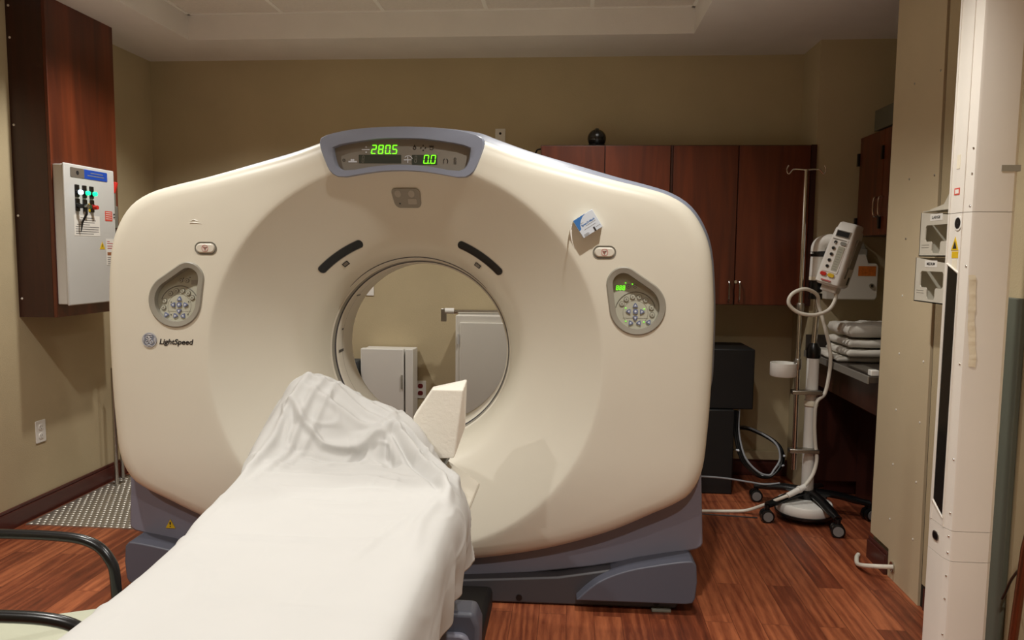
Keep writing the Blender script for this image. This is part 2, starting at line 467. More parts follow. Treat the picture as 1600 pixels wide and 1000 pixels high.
# blue grey top shell behind the front cover and cream rear shell
def off(a):                                   # the shell stands proud of the cover on top and sides
    z = ZI+r_out(a)*sin(a); t = min(max((z-.55)/.35, 0), 1)
    return -.02+.058*t
OFF = [off(a) for a in ANG]
def ring_at(w, extra=0., scale=None): return [((R+o+extra)*cos(a), w, ZI+(R+o+extra)*sin(a)) for a, R, o in zip(ANG, RO, OFF)]
m = MB()
m.loops([ring_at(.105, -.09), ring_at(.105, -.047), ring_at(.14, -.035), ring_at(.17, -.02), ring_at(.20, -.006), ring_at(.23, 0), ring_at(.5, 0), ring_at(.5, -.03)])
m.build('top_cover', 'bluegrey', ct, local=True, angle=50)['label'] = 'blue grey shell behind the cream front'
m = MB()
m.loops([ring_at(.503, -.03), ring_at(.503, 0), ring_at(.88, 0), ring_at(.93, -.015), ring_at(.965, -.05)] +
        [[(r*cos(a), w, ZI+r*sin(a)) for a in ANG] for r, w in ((.62, .965), (.56, .93), (.46, .80), (.42, .74), (.40, .684))])
m.build('rear_cover', 'cream', ct, local=True, angle=50)
# bore liner with dark gaskets
def lathe_w(prof, key_of=None):
    m = MB(); n = 160
    for (r0, w0, k0), (r1, w1, k1) in zip(prof, prof[1:]):
        m.use(k1)
        m.loops([[(r0*cos(2*pi*i/n), w0, ZI+r0*sin(2*pi*i/n)) for i in range(n)], [(r1*cos(2*pi*i/n), w1, ZI+r1*sin(2*pi*i/n)) for i in range(n)]])
    return m
m = lathe_w([(.41,.366,'liner'),(.387,.366,'liner'),(.382,.370,'liner'),(.380,.376,'greyplastic'),(.378,.395,'greyplastic'),(.376,.397,'basedark'),(.374,.404,'basedark'),(.372,.406,'liner'),(.368,.41,'liner'),(.367,.47,'liner'),(.367,.473,'greyplastic'),(.367,.56,'liner'),(.367,.62,'liner'),(.372,.65,'liner'),(.41,.684,'liner')])
m.build('bore_liner', None, ct, local=True, angle=50)
for ang, ww, l, h in ((168, .45, .012, .004), (183, .45, .034, .006), (142, .46, .03, .004)):
    a = radians(ang); t = Vector((-sin(a), 0, cos(a))); c = Vector((.3655*cos(a), ww, ZI+.3655*sin(a)))
    q = [c+Vector((0, sx*l, 0))+t*sy*h for sx, sy in ((-1, -1), (1, -1), (1, 1), (-1, 1))]
    m = MB(); m.f([m.v(p) for p in q]); m.build('bore_window', 'black', ct, local=True, smooth=False)
m = MB()
arc = [(.385*cos(radians(a)), .25, ZS-.004+.385*sin(radians(a))) for a in range(42, 139, 2)]
arc = [(u, cw(u, z)-.0015, z) for u, w, z in arc]
m.tube(arc, [.0008+.0022*sin(pi*i/(len(arc)-1))**.4 for i in range(len(arc))], 8)
m.build('visor_seam', 'basedark', ct, local=True)
# laser windows and small sensors on the dish
for sgn in (-1, 1):
    m = MB(); outer = []; N_ = 44
    for rim, key in ((.0165, 'greyplastic'), (.0145, 'smoke')):
        m.use(key); rows = []
        for i in range(N_+1):
            t = .5-.5*cos(pi*i/N_); a = radians(113.5+25*t); hw = rim*sqrt(max(1-max((abs(t-.5)-.435)/.065, 0)**2, .02))
            rc = .474+.006*t
            row = []
            for k in range(-4, 5):
                r = rc+hw*k/4; u = r*cos(a)*(-sgn if sgn == 1 else 1); z = ZS+r*sin(a)
                row.append((u, cw(u, z)-(.0012 if key == 'greyplastic' else .0022), z))
            rows.append(row)
        m.loops(rows, closed=False)
    m.build('laser_window', None, ct, local=True)['label'] = 'smoked black slot on the %s of the bore' % ('upper left' if sgn < 0 else 'upper right')
    m = MB(); a = radians(127)
    for hw, hl, k, d in ((.0095, .013, 'black', .001), (.006, .0095, 'dispgrey', .002)):
        m.use(k); q = []
        for sx, sy in ((-1, -1), (1, -1), (1, 1), (-1, 1)):
            r = .438+hw*sy*.8; aa = a+sx*hl/.434
            u = r*cos(aa)*(1 if sgn < 0 else -1); z = ZS+r*sin(aa); q.append(m.v((u, cw(u, z)-d-.002, z)))
        m.f(q)
    m.build('sensor', None, ct, local=True, smooth=False)
# intercom plate under the display
m = MB().use('greyplastic')
poly = rrect(-.056, .058, 1.553, 1.624, .02, 6)
poly = [(u*(1-.12*(1.624-z)/.07)+.006*(1.624-z)/.07, z+(.004 if abs(u) < .03 else 0)) for u, z in poly]
def fM(a, b, d): return (a, dish_w(1.588-ZI)+(1.588-b)*.59+d, b)
m.prism(poly, fM, -.006, .03)
mic = m.build('intercom_plate', 'dispgrey', ct, local=True, bevel=.003)
mic['label'] = 'small grey rounded plate under the display'
for nm_, key, pl in (('speaker_grille', 'palegrey', circ(-.028, 1.603, .0125)), ('speaker_grille', 'palegrey', circ(.024, 1.603, .0125)), ('label_plate', 'palegrey', rrect(.008, .042, 1.566, 1.585, .003)), ('microphone_hole', 'black', circ(-.024, 1.568, .003, 10))):
    m = MB(); m.prism(pl, fM, -.0078, -.004); m.build(nm_, key, mic, local=True)
# emergency buttons
for sgn in (-1, 1):
    cu_ = sgn*.749; m = MB().use('keyring');  # darker ring colour stands in for the shade of a groove
    m.loops([[fG(a, b, .004) for a, b in rrect(cu_-.043, cu_+.043, 1.391-.0245, 1.391+.0245, .0243, 8)],
             [fG(a, b, -.002) for a, b in rrect(cu_-.0425, cu_+.0425, 1.391-.024, 1.391+.024, .0238, 8)],
             [fG(a, b, -.0005) for a, b in rrect(cu_-.037, cu_+.037, 1.391-.0185, 1.391+.0185, .0183, 8)]])
    m.use('liner')
    m.loops([[fG(a, b, .002) for a, b in rrect(cu_-.037, cu_+.037, 1.391-.0185, 1.391+.0185, .0183, 8)],
             [fG(a, b, -.004) for a, b in rrect(cu_-.036, cu_+.036, 1.391-.0175, 1.391+.0175, .0173, 8)],
             [fG(a, b, -.007) for a, b in rrect(cu_-.032, cu_+.032, 1.391-.0135, 1.391+.0135, .0133, 8)]], cap1=True)
    b_ = m.build('stop_button', None, ct, local=True)
    b_['label'] = 'cream oblong stop button on the %s with a red symbol' % ('left' if sgn < 0 else 'right')
    m = MB().use('redink')
    ring2(m, cu_, 1.391, .0112, .0128, fG, -.0078)
    for k in (1., .62, .3):
        t = [(cu_+.0092*k*cos(radians(q)), 1.392+.0092*k*sin(radians(q))) for q in (90+60, 30, 270)]
        m.tube([fG(a, b, -.0078) for a, b in t], .0007, 6, closed=True)
    m.build('stop_symbol', None, b_, local=True)
# control panels
KEYS_R = [(252,478,34),(333,440,34),(420,438,34),(502,470,34),(560,530,34),(175,577,34),(165,668,34),(392,302,27),(477,303,30)]
KEYS_B = [('t',385,552,90),('t',300,630,180),('o',383,628,0),('t',470,628,0),('t',385,712,270),('t',210,766,120),('t',336,778,115),('t',446,778,65)]
KS = .000282
for sgn in (-1, 1):
    P = PAN[sgn]; cx, cz = P[0]
    def wf(z): return .010+(.036)*min(max((z-1.09)/.245, 0), 1)
    def fK(a, b, d): return (a, wf(b)+d, b)
    H0, H1, H2 = hull(*P), hull(*P, inset=.004), hull(*P, inset=.0225)
    m = MB().use('greyplastic')
    m.loops([[fG(a, b, .03) for a, b in H0], [fG(a, b, -.003) for a, b in H0], [fG(a, b, -.006) for a, b in H1],
             [fG(a, b, -.002) for a, b in H2], [fK(a, b, 0) for a, b in H2]])
    cp = m.build('control_panel', None, ct, local=True, angle=40)
    cp['label'] = 'recessed teardrop control panel on the %s' % ('left with a blank readout' if sgn < 0 else 'right with a lit green readout')
    m = MB().use('keypad'); m.f([m.v(fK(a, b, 0)) for a, b in H2])
    if True:
        m.use('keyring')
        def kp(x, y): return (cx+(-sgn)*(x-365)*KS, cz-(y-570)*KS)
        arc = [kp(383+265*cos(radians(a)), 640-265*sin(radians(a))) for a in range(12, 168, 6)]
        m.tube([fK(a, b, -.001) for a, b in arc], .0017, 6)
        arc = [kp(383+163*cos(radians(a)), 650-163*sin(radians(a))) for a in range(-40, 221, 10)]
        m.tube([fK(a, b, -.0003) for a, b in arc], .0006, 5)
        m.tube([fK(*kp(x, y), -.0003) for x, y in ((220, 718), (548, 718))], .0006, 5)
    m.build('keypad', None, cp, local=True)
    for x, y, r in KEYS_R:
        u, z = kp(x, y); m = MB().use('keyring'); m.prism(circ(u, z, r*KS, 18), fK, -.004, .001)
        m.use('keypad').prism(circ(u, z, r*KS*.78, 16), fK, -.0046, -.003)
        m.use('keyring').prism([(u+q*.35*r*KS, z+w_*.35*r*KS) for q, w_ in ((-1, -1), (1, -1), (.4, 1), (-.6, .7))], fK, -.0052, -.004)
        m.build('button', None, cp, local=True, smooth=False)
    for kind, x, y, an in KEYS_B:
        u, z = kp(x, y)
        if sgn > 0 and an not in (90, 270): an = 180-an
        an = an if sgn < 0 else an
        m = MB().use('bluekey')
        if kind == 'o': poly = circ(u, z, 33*KS, 18)
        else:
            tri = [Vector((u+45*KS*cos(radians(an+q)), 0, z+45*KS*sin(radians(an+q)))) for q in (0, 120, 240)]
            pl = []
            for i in range(3):
                a, b, c = tri[i-1], tri[i], tri[(i+1) % 3]
                for t in (.26, .1): pl.append(b.lerp(a, t) if t > .2 else b.lerp((a+c)/2, .12))
                pl.append(b.lerp(c, .26))
            poly = [(p.x, p.z) for p in pl]
        m.prism(poly, fK, -.0055, .001)
        m.use('keylight').prism([(u+(a-u)*.42, z+(b-z)*.42) for a, b in poly], fK, -.0062, -.005)
        m.build('button', None, cp, local=True, smooth=False)
    x0, z0 = kp(535 if sgn < 0 else 655, 356); x1, z1 = kp(655 if sgn < 0 else 535, 292)
    m = MB().use('greyplastic'); m.prism([(x0, z0), (x1, z0), (x1, z1), (x0, z1)], fK, -.001, .001)
    if sgn > 0:
        m.use('green_on'); digits(m, '888', x0+.004, z0+.001, .0085, .0165, fK, -.002, .1, .2, .4)
    m.build('readout', None, cp, local=True, smooth=False)
    for k, (x, y) in enumerate(((268, 595), (510, 587), (273, 766), (508, 757), (425, 272), (515, 258))):
        u, z = kp(x, y); m = MB(); m.prism(rrect(u-.0022, u+.0022, z-.001, z+.001, .0009, 2) if sgn > 0 else circ(u, z, .0018, 8), fK, -.0025, 0)
        m.build('indicator_light', 'green_on' if sgn > 0 else 'black', cp, local=True, smooth=False)
# emblem and lettering
m = MB().use('emblem'); eu, ez, er = -.979, 1.039, .028
m.loops([[fG(a, b, .002) for a, b in circ(eu, ez, er, 32)], [fG(a, b, -.002) for a, b in circ(eu, ez, er, 32)], [fG(a, b, -.004) for a, b in circ(eu, ez, er*.9, 32)]], cap1=True)
m.use('emblemlight')
ring2(m, eu, ez, er*.92, er*1.02, fG, -.0042, 32)
for k in range(4):                           # the four swirls at the rim
    a0 = 45+90*k
    pts = [(eu+er*(.84-.1*sin(pi*i/10))*cos(radians(a0+12+60*i/10)), ez+er*(.84-.1*sin(pi*i/10))*sin(radians(a0+12+60*i/10))) for i in range(11)]
    m.tube([fG(a, b, -.0043) for a, b in pts], [er*(.02+.07*sin(pi*i/10)) for i in range(11)], 6)
def script(pts, w=.055): m.tube([(p.x, p.y, p.z) for p in catmull([(eu+er*a, -.0044, ez+er*b) for a, b in pts], 5)], er*w, 6)
script([(-.42,.32),(-.30,.46),(-.12,.44),(-.1,.22),(-.28,.16),(-.42,.3),(-.3,.5),(-.02,.5),(.02,.2),(-.06,-.2),(-.24,-.48),(-.44,-.44),(-.46,-.26),(-.28,-.08),(.0,.04),(.3,.08)])
script([(.42,.44),(.26,.52),(.1,.4),(.14,.2),(.32,.14)])
script([(.32,.14),(.1,.02),(.06,-.24),(.2,-.48),(.42,-.46),(.5,-.26),(.36,-.1),(.22,-.22),(.3,-.34)])
m.build('emblem', None, ct, local=True)['label'] = 'round blue grey maker emblem'
m = MB().use('ink'); m.poly2(fit(text_vf('LightSpeed', .0205, .22, .028), -.941, -.806, 1.0235), fG, -.0012)
m.build('lettering', None, ct, local=True, smooth=False)
# scuffs on the cover
m = MB().use('white')
for p in ([(-.806, 1.493), (-.79, 1.497), (-.775, 1.492)], [(-.81, 1.484), (-.79, 1.487), (-.764, 1.483)]):
    m.tube([fG(a, b, -.0008) for a, b in p], [.0006, .0022, .0006], 6)
m.build('scuff_mark', None, ct, local=True)
# display hood and window
top = [(.292, 1.806), (.2, 1.831), (.1, 1.842), (0, 1.8455), (-.1, 1.842), (-.2, 1.831), (-.292, 1.806)]
bot = [(-.304, 1.775), (-.287, 1.72), (-.268, 1.68), (-.245, 1.662), (-.215, 1.658), (-.14, 1.671), (-.07, 1.680), (0, 1.683), (.07, 1.680), (.14, 1.671), (.215, 1.658), (.245, 1.662), (.268, 1.68), (.287, 1.72), (.304, 1.775)]
hood = [(p.x, p.z) for p in catmull([(a, 0, b) for a, b in top+bot], 5, True)]
def by_angle(poly, n=120, c=(0, 1.752)):
    out = []
    for i in range(n):
        th = 2*pi*i/n; dx, dz = cos(th), sin(th); best = 0
        k = len(poly)
        for j in range(k):
            ax, az = poly[j][0]-c[0], poly[j][1]-c[1]; bx, bz = poly[(j+1) % k][0]-c[0], poly[(j+1) % k][1]-c[1]
            c1 = ax*dz-az*dx; c2 = bx*dz-bz*dx
            if c1*c2 <= 0 and c1 != c2:
                t = c1/(c1-c2); r = (ax+(bx-ax)*t)*dx+(az+(bz-az)*t)*dz
                best = max(best, r)
        out.append((c[0]+best*dx, c[1]+best*dz))
    return out
Ho = by_angle(hood); Wi = by_angle(winD)
def sc(P, k, c=(0, 1.752)): return [(c[0]+(a-c[0])*k, c[1]+(b-c[1])*k) for a, b in P]
def hoodw(b): return -.009+.16*max(b-1.80, 0)+6*max(b-1.80, 0)**2
def lerp2(P, Q, t): return [(a+(c-a)*t, b+(d-b)*t) for (a, b), (c, d) in zip(P, Q)]
m = MB().use('bluegrey')
m.loops([[fG(a, b, .11) for a, b in Ho], [fG(a, b, hoodw(b)+.006) for a, b in Ho], [fG(a, b, hoodw(b)) for a, b in sc(Ho, .985)],
         [fG(a, b, hoodw(b)) for a, b in lerp2(Ho, Wi, .5)], [fG(a, b, hoodw(b)) for a, b in sc(Wi, 1.02)], [fG(a, b, -.004) for a, b in Wi], [fG(a, b, .02) for a, b in sc(Wi, .99)]])
dp = m.build('display_hood', None, ct, local=True, angle=45); dp['label'] = 'blue grey hood around the lit display'
m = MB().use('dispgrey'); m.f([m.v(fG(a, b, .012)) for a, b in sc(Wi, .995)])
def fD(a, b, d): return (a, .012-d, b)
m.use('dispdark')
m.prism(rrect(-.163, -.004, 1.711, 1.742, .002), fD, .0005, .001); m.prism(rrect(.036, .13, 1.706, 1.742, .002), fD, .0005, .001)
m.build('display_window', None, dp, local=True, smooth=False)
m = MB().use('green_on')
digits(m, '280.5', -.117, 1.7445, .0185, .033, fD, .003, .13, .2, .4)
digits(m, '0.0', .078, 1.7095, .0185, .032, fD, .003, .13, .2, .4)
m.build('readout', None, dp, local=True, smooth=False)['label'] = 'lit green digits'
def sym(key, fnc):
    m = MB().use(key); fnc(m); m.build('symbol', None, dp, local=True, smooth=False)
sym('keylight', lambda m: (m.prism(rrect(-.152, -.122, 1.7585, 1.7625, .001), fD, .001, .0015), m.prism(circ(-.135, 1.770, .003, 10), fD, .001, .0015), m.prism(circ(-.135, 1.751, .003, 10), fD, .001, .0015)))
sym('keylight', lambda m: (m.prism(rrect(-.202, -.170, 1.714, 1.719, .001), fD, .001, .0015), [m.prism(circ(u, 1.7225, .0038, 10), fD, .001, .0015) for u in (-.19, -.183)]))
sym('keylight', lambda m: (m.prism(rrect(.006, .034, 1.722, 1.725, .001), fD, .001, .0015), m.prism(rrect(.019, .022, 1.712, 1.736, .001), fD, .001, .0015), m.tube([fD(.022+.016*cos(radians(a)), 1.722+.016*sin(radians(a)), .0012) for a in range(20, 150, 10)], .0013, 6)))
sym('greyink', lambda m: ring2(m, .136, 1.744, .002, .003, fD, .0012, 12))
sym('black', lambda m: (ring2(m, .046, 1.767, .004, .0062, fD, .0012, 14), m.prism([(.043, 1.773), (.049, 1.773), (.046, 1.78)], fD, .001, .0015)))
sym('black', lambda m: [m.prism(circ(.078+.0085*cos(radians(90*k)), 1.767+.0085*sin(radians(90*k)), .0027, 8), fD, .001, .0015) for k in range(4)])
sym('black', lambda m: (ring2(m, .109, 1.766, .005, .0068, fD, .0012, 14), m.prism(rrect(.1, .118, 1.772, 1.7745, .0005), fD, .001, .0015)))
sym('black', lambda m: ring2(m, -.219, 1.722, .0035, .005, fD, .0012, 12))
sym('black', lambda m: [m.tube([fD(u+s_*.0035*cos(radians(a)), 1.719+.0085*sin(radians(a)), .0012) for a in range(-60, 121, 20)], .0011, 6) for u, s_ in ((.157, -1), (.166, 1))])
sym('black', lambda m: (ring2(m, .196, 1.727, .003, .0046, fD, .0012, 12), m.prism(rrect(.192, .194, 1.708, 1.722, .0005), fD, .001, .0015), m.prism(rrect(.198, .2, 1.708, 1.722, .0005), fD, .001, .0015)))
for u in (-.152, .045): sym('keyring', lambda m: digits(m, '8', u, 1.714, .008, .024, fD, .0013, .1, .12))
# skirt
m = MB()
sk_b = [(1.150, .60), (1.168, .253), (1.163, .238), (1.143, .226), (.983, .19), (.73, .141), (.487, .106), (.244, .086), (0, .08)]
low = sk_b+[(-u, z) for u, z in sk_b[-2::-1]]
inner = []
for i in range(61):                          # upper edge stays outside the dish, inside the cover
    a = radians(-158+136*i/60); r = r_out(a)-.035
    inner.append((r*cos(a), ZI+r*sin(a)))
m.prism(low+inner, fG, .135, .9)
m.build('skirt', 'skirt', ct, local=True, bevel=.008, seg=2)['label'] = 'slate lower skirt'
# base
m = MB()
m.prism([(-1.09, .004), (1.06, .004), (1.075, .03), (1.09, .1), (1.09, .205), (.6, .118), (0, .078), (-.6, .118), (-1.09, .205)], fG, .085, .9)
bs = m.build('base', 'basedark', ct, local=True, bevel=.008)
for sgn in (-1, 1):
    m = MB()
    e = [(p.x, p.z) for p in catmull([(sgn*u, 0, z) for u, z in ((.67, .05), (.72, .1), (.78, .142), (.87, .178), (.98, .203), (1.07, .219), (1.11, .222))], 4)]
    poly = e+[(sgn*1.125, .205), (sgn*1.13, .14), (sgn*1.125, .075), (sgn*1.115, .055), (sgn*1.09, .05)]
    m.prism(poly, fG, .03, .7)
    m.build('foot_cover', 'base', bs, local=True, bevel=.016, seg=3)['label'] = 'rounded slate cover at the %s end of the base' % ('left' if sgn < 0 else 'right')
m = MB()
for u, z in ((.447, .028), (.985, .028)):
    m = MB(); m.prism(circ(u, z, .0125, 18), fG, .082, .09); m.build('bolt_hole', 'black', bs, local=True)
m = MB(); m.box(.965, 1.04, .06, .1, .0, .012); m.build('levelling_pad', 'keyring', bs, local=True, bevel=.003)
m = MB().use('yellow')
m.prism([(-1.012, .245), (-.972, .245), (-.992, .281)], fG, .131, .1345)
m.use('ink'); m.prism([(-.9945, .26), (-.9895, .26), (-.989, .272), (-.995, .272)], fG, .130, .1311); m.prism(circ(-.992, .253, .0028, 8), fG, .130, .1311)
m.build('warning_sticker', None, ct, local=True, smooth=False)['label'] = 'yellow triangular warning sticker'

# ================================================================== MARKER BOX ON THE COVER
ang = radians(32.7)
mbx = thing('marker_box', (GX+.685*cos(GR), GY+.685*sin(GR), 1.493), 'small pale blue and white carton stuck on the cream scanner front, upper right', 'box', rot=GR)
def fB(a, b, d): return (a*cos(ang)-b*sin(ang), d, a*sin(ang)+b*cos(ang))
m = MB().use('palecard'); m.prism([(-.04, -.037), (.04, -.037), (.04, .037), (-.04, .037)], fB, -.036, -.0005)
cb = m.build('carton', None, mbx, local=True, bevel=.0012)
m = MB().use('blueprint')
cur = [(-.0395, -.005)]+[(-.0395+.042*sin(radians(a))*.95, -.005+.041*(1-cos(radians(a)))) for a in range(0, 91, 10)]
m.f([m.v(fB(a, b, -.0365)) for a, b in [(-.0395, .0365)]+[(-.03, -.004), (-.026, .01), (-.017, .022), (-.003, .032), (.012, .0365)]])
m.f([m.v(fB(a, b, -.0365)) for a, b in ((-.0395, .0365), (-.0395, -.008), (-.03, -.004))])
m.use('ink').prism([(.009, -.037), (.0145, -.037), (.0145, -.0205), (.009, -.0205)], fB, -.0375, -.036)
m.use('blueprint'); m.poly2(fit(text_vf('Spee-D-Mark', .0075, .15, .02), -.024, .031, .0015), fB, -.0367)
m.use('greyink'); m.poly2(fit(text_vf('New', .004), -.022, -.011, .0115), fB, -.0367)
for a0, a1, b in ((-.01, .03, -.0035), (-.022, .026, -.013), (-.033, -.014, -.028), (-.033, -.012, -.0315), (.019, .037, -.025), (-.033, -.016, -.0345)):
    m.prism([(a0, b), (a1, b), (a1, b+.0012), (a0, b+.0012)], fB, -.0367, -.036)
m.build('carton_print', None, cb, local=True, smooth=False)
m = MB().use('paper')
strip = catmull([(-.056, -.012, -.004), (-.06, -.022, -.03), (-.056, -.032, -.062), (-.047, -.034, -.09)], 6)
m.loops([[(p.x-.004*(1-i/18), p.y, p.z), (p.x+.0035*(1-i/22), p.y-.001, p.z+.001)] for i, p in enumerate(strip)], closed=False)
sp = m.build('backing_strip', None, mbx, local=True); sp['label'] = 'curled white paper strip at the left'
sm = sp.modifiers.new('s', 'SOLIDIFY'); sm.thickness = .0006

# ================================================================== PATIENT TABLE
pt = thing('patient_table', (-.565, 1.4, 0), 'scanner patient table under a white sheet, slate base and pedals showing below', 'table')
fT_ = lambda a, b, d: (a, d, b)
m = MB(); m.prism([(-.86, 0), (-.27, 0), (-.265, .03), (-.262, .255), (-.28, .298), (-.84, .298), (-.865, .255), (-.865, .03)], fT_, 2.14, 2.235)
m.build('table_base', 'base', pt, bevel=.014, seg=3)
m = MB(); m.box(-.80, -.33, .35, 2.14, .02, .12); m.build('floor_frame', 'basedark', pt, bevel=.01)
m = MB(); m.box(-.83, -.285, 2.235, 2.76, .01, .105); m.build('bellows', 'blackmat', pt, bevel=.02)
m = MB(); m.box(-.74, -.42, .6, 2.2, .12, .58); m.build('lift_column', 'blackmat', pt, bevel=.02)
m = MB(); m.prism([(-.82, .60), (-.70, .686), (-.43, .686), (-.30, .598), (-.325, .545), (-.80, .545)], fT_, .25, 2.47)
m.build('table_frame', 'liner', pt, bevel=.008)
m = MB(); m.prism([(-.72, .686), (-.41, .686), (-.395, .70), (-.40, .711), (-.73, .711), (-.735, .70)], fT_, .3, 2.5)
m.build('cradle', 'black', pt, bevel=.004)
m = MB(); m.box(-.80, -.335, .3, 2.06, .69, .726); m.build('mattress', 'mattress', pt, bevel=.014, seg=3)
m = MB(); m.prism(rrect(-.46, -.29, .06, .24, .03), fT_, 2.115, 2.142)
m.build('foot_pedal', 'skirt', pt, bevel=.008)['label'] = 'slate foot pedal panel'
m = MB(); m.box(-.47, -.45, 2.11, 2.142, .243, .256); m.build('chrome_catch', 'chrome', pt, bevel=.003)

# ================================================================== FOAM HEAD BLOCK
front_ = [(-.504, 2.33, .852), (-.443, 2.33, .946), (-.341, 2.33, .946), (-.370, 2.33, .72), (-.424, 2.33, .716), (-.504, 2.33, .73)]
back_ = [(-.52, 2.45, .845), (-.462, 2.45, .932), (-.345, 2.44, .963), (-.343, 2.40, .807), (-.43, 2.42, .775), (-.52, 2.43, .775)]
m = MB(); A = [m.v(p) for p in front_]; B = [m.v(p) for p in back_]
m.f(A[::-1]); m.f(B)
for i in range(6): m.f([A[i], A[(i+1) % 6], B[(i+1) % 6], B[i]])
bmesh.ops.triangulate(m.bm, faces=[f for f in m.bm.faces if len(f.verts) > 4 and f.calc_center_median().y > 2.34])
fb = m.build('foam_block', 'foam', origin=(-.42, 2.38, .716), bevel=.005, seg=3, smooth=False)
tag(fb, 'white foam head block with slanted top standing at the scanner end of the table', 'foam block')

# ================================================================== SHEET
ROWS = [  # each row: nine points from left hem to right hem (x, y, z)
 [(-.86,.55,.42),(-.872,.55,.60),(-.845,.55,.728),(-.72,.55,.742),(-.565,.55,.744),(-.41,.55,.742),(-.29,.55,.730),(-.272,.55,.62),(-.27,.55,.49)],
 [(-.875,.95,.42),(-.88,.95,.60),(-.848,.95,.73),(-.72,.95,.744),(-.565,.95,.745),(-.41,.95,.742),(-.288,.95,.730),(-.270,.95,.62),(-.272,.95,.49)],
 [(-.88,1.35,.42),(-.885,1.35,.60),(-.852,1.35,.73),(-.72,1.35,.744),(-.565,1.35,.745),(-.42,1.35,.743),(-.29,1.35,.731),(-.270,1.35,.62),(-.276,1.35,.495)],
 [(-.91,1.7,.42),(-.915,1.7,.60),(-.886,1.7,.732),(-.74,1.7,.746),(-.58,1.7,.745),(-.43,1.7,.743),(-.294,1.7,.732),(-.272,1.7,.62),(-.280,1.7,.5)],
 [(-.95,1.95,.45),(-.955,1.95,.62),(-.905,1.95,.752),(-.76,1.95,.748),(-.60,1.95,.745),(-.45,1.95,.743),(-.315,1.95,.733),(-.275,1.95,.64),(-.285,1.95,.49)],
 [(-.98,2.1,.48),(-.985,2.1,.66),(-.925,2.1,.80),(-.80,2.1,.768),(-.65,2.1,.748),(-.52,2.09,.744),(-.40,2.06,.742),(-.31,2.09,.68),(-.285,2.12,.478)],
 [(-1.0,2.2,.52),(-.985,2.2,.72),(-.925,2.21,.862),(-.84,2.17,.84),(-.71,2.165,.775),(-.585,2.17,.752),(-.465,2.15,.757),(-.36,2.17,.70),(-.300,2.205,.50)],
 [(-1.0,2.29,.56),(-.98,2.29,.76),(-.928,2.30,.905),(-.86,2.27,.942),(-.745,2.245,.888),(-.645,2.235,.835),(-.535,2.225,.812),(-.43,2.245,.745),(-.325,2.26,.615)],
 [(-1.0,2.36,.58),(-.985,2.37,.78),(-.93,2.38,.93),(-.865,2.37,.972),(-.765,2.37,.945),(-.675,2.37,.888),(-.575,2.36,.868),(-.500,2.335,.835),(-.40,2.305,.715)],
 [(-.985,2.45,.56),(-.975,2.46,.76),(-.92,2.46,.90),(-.86,2.47,.935),(-.77,2.49,.905),(-.675,2.49,.86),(-.585,2.46,.83),(-.52,2.40,.80),(-.455,2.345,.735)],
 [(-.97,2.5,.55),(-.955,2.53,.66),(-.915,2.54,.74),(-.86,2.55,.76),(-.77,2.56,.75),(-.68,2.56,.735),(-.60,2.53,.72),(-.545,2.46,.715),(-.49,2.38,.714)],
]
def cr(a, b, c, d, t): return .5*((2*b)+(c-a)*t+(2*a-5*b+4*c-d)*t*t+(3*b-a-3*c+d)*t**3)
SU, SV = 22, 24
cols = []
for row in ROWS: cols.append(catmull(row, SU))
nx = len(cols[0]); grid = []
for r in range(len(ROWS)-1):
    for k in range(SV+(1 if r == len(ROWS)-2 else 0)):
        t = k/SV
        grid.append([cr(cols[max(r-1, 0)][i], cols[r][i], cols[r+1][i], cols[min(r+2, len(ROWS)-1)][i], t) for i in range(nx)])
ny = len(grid)
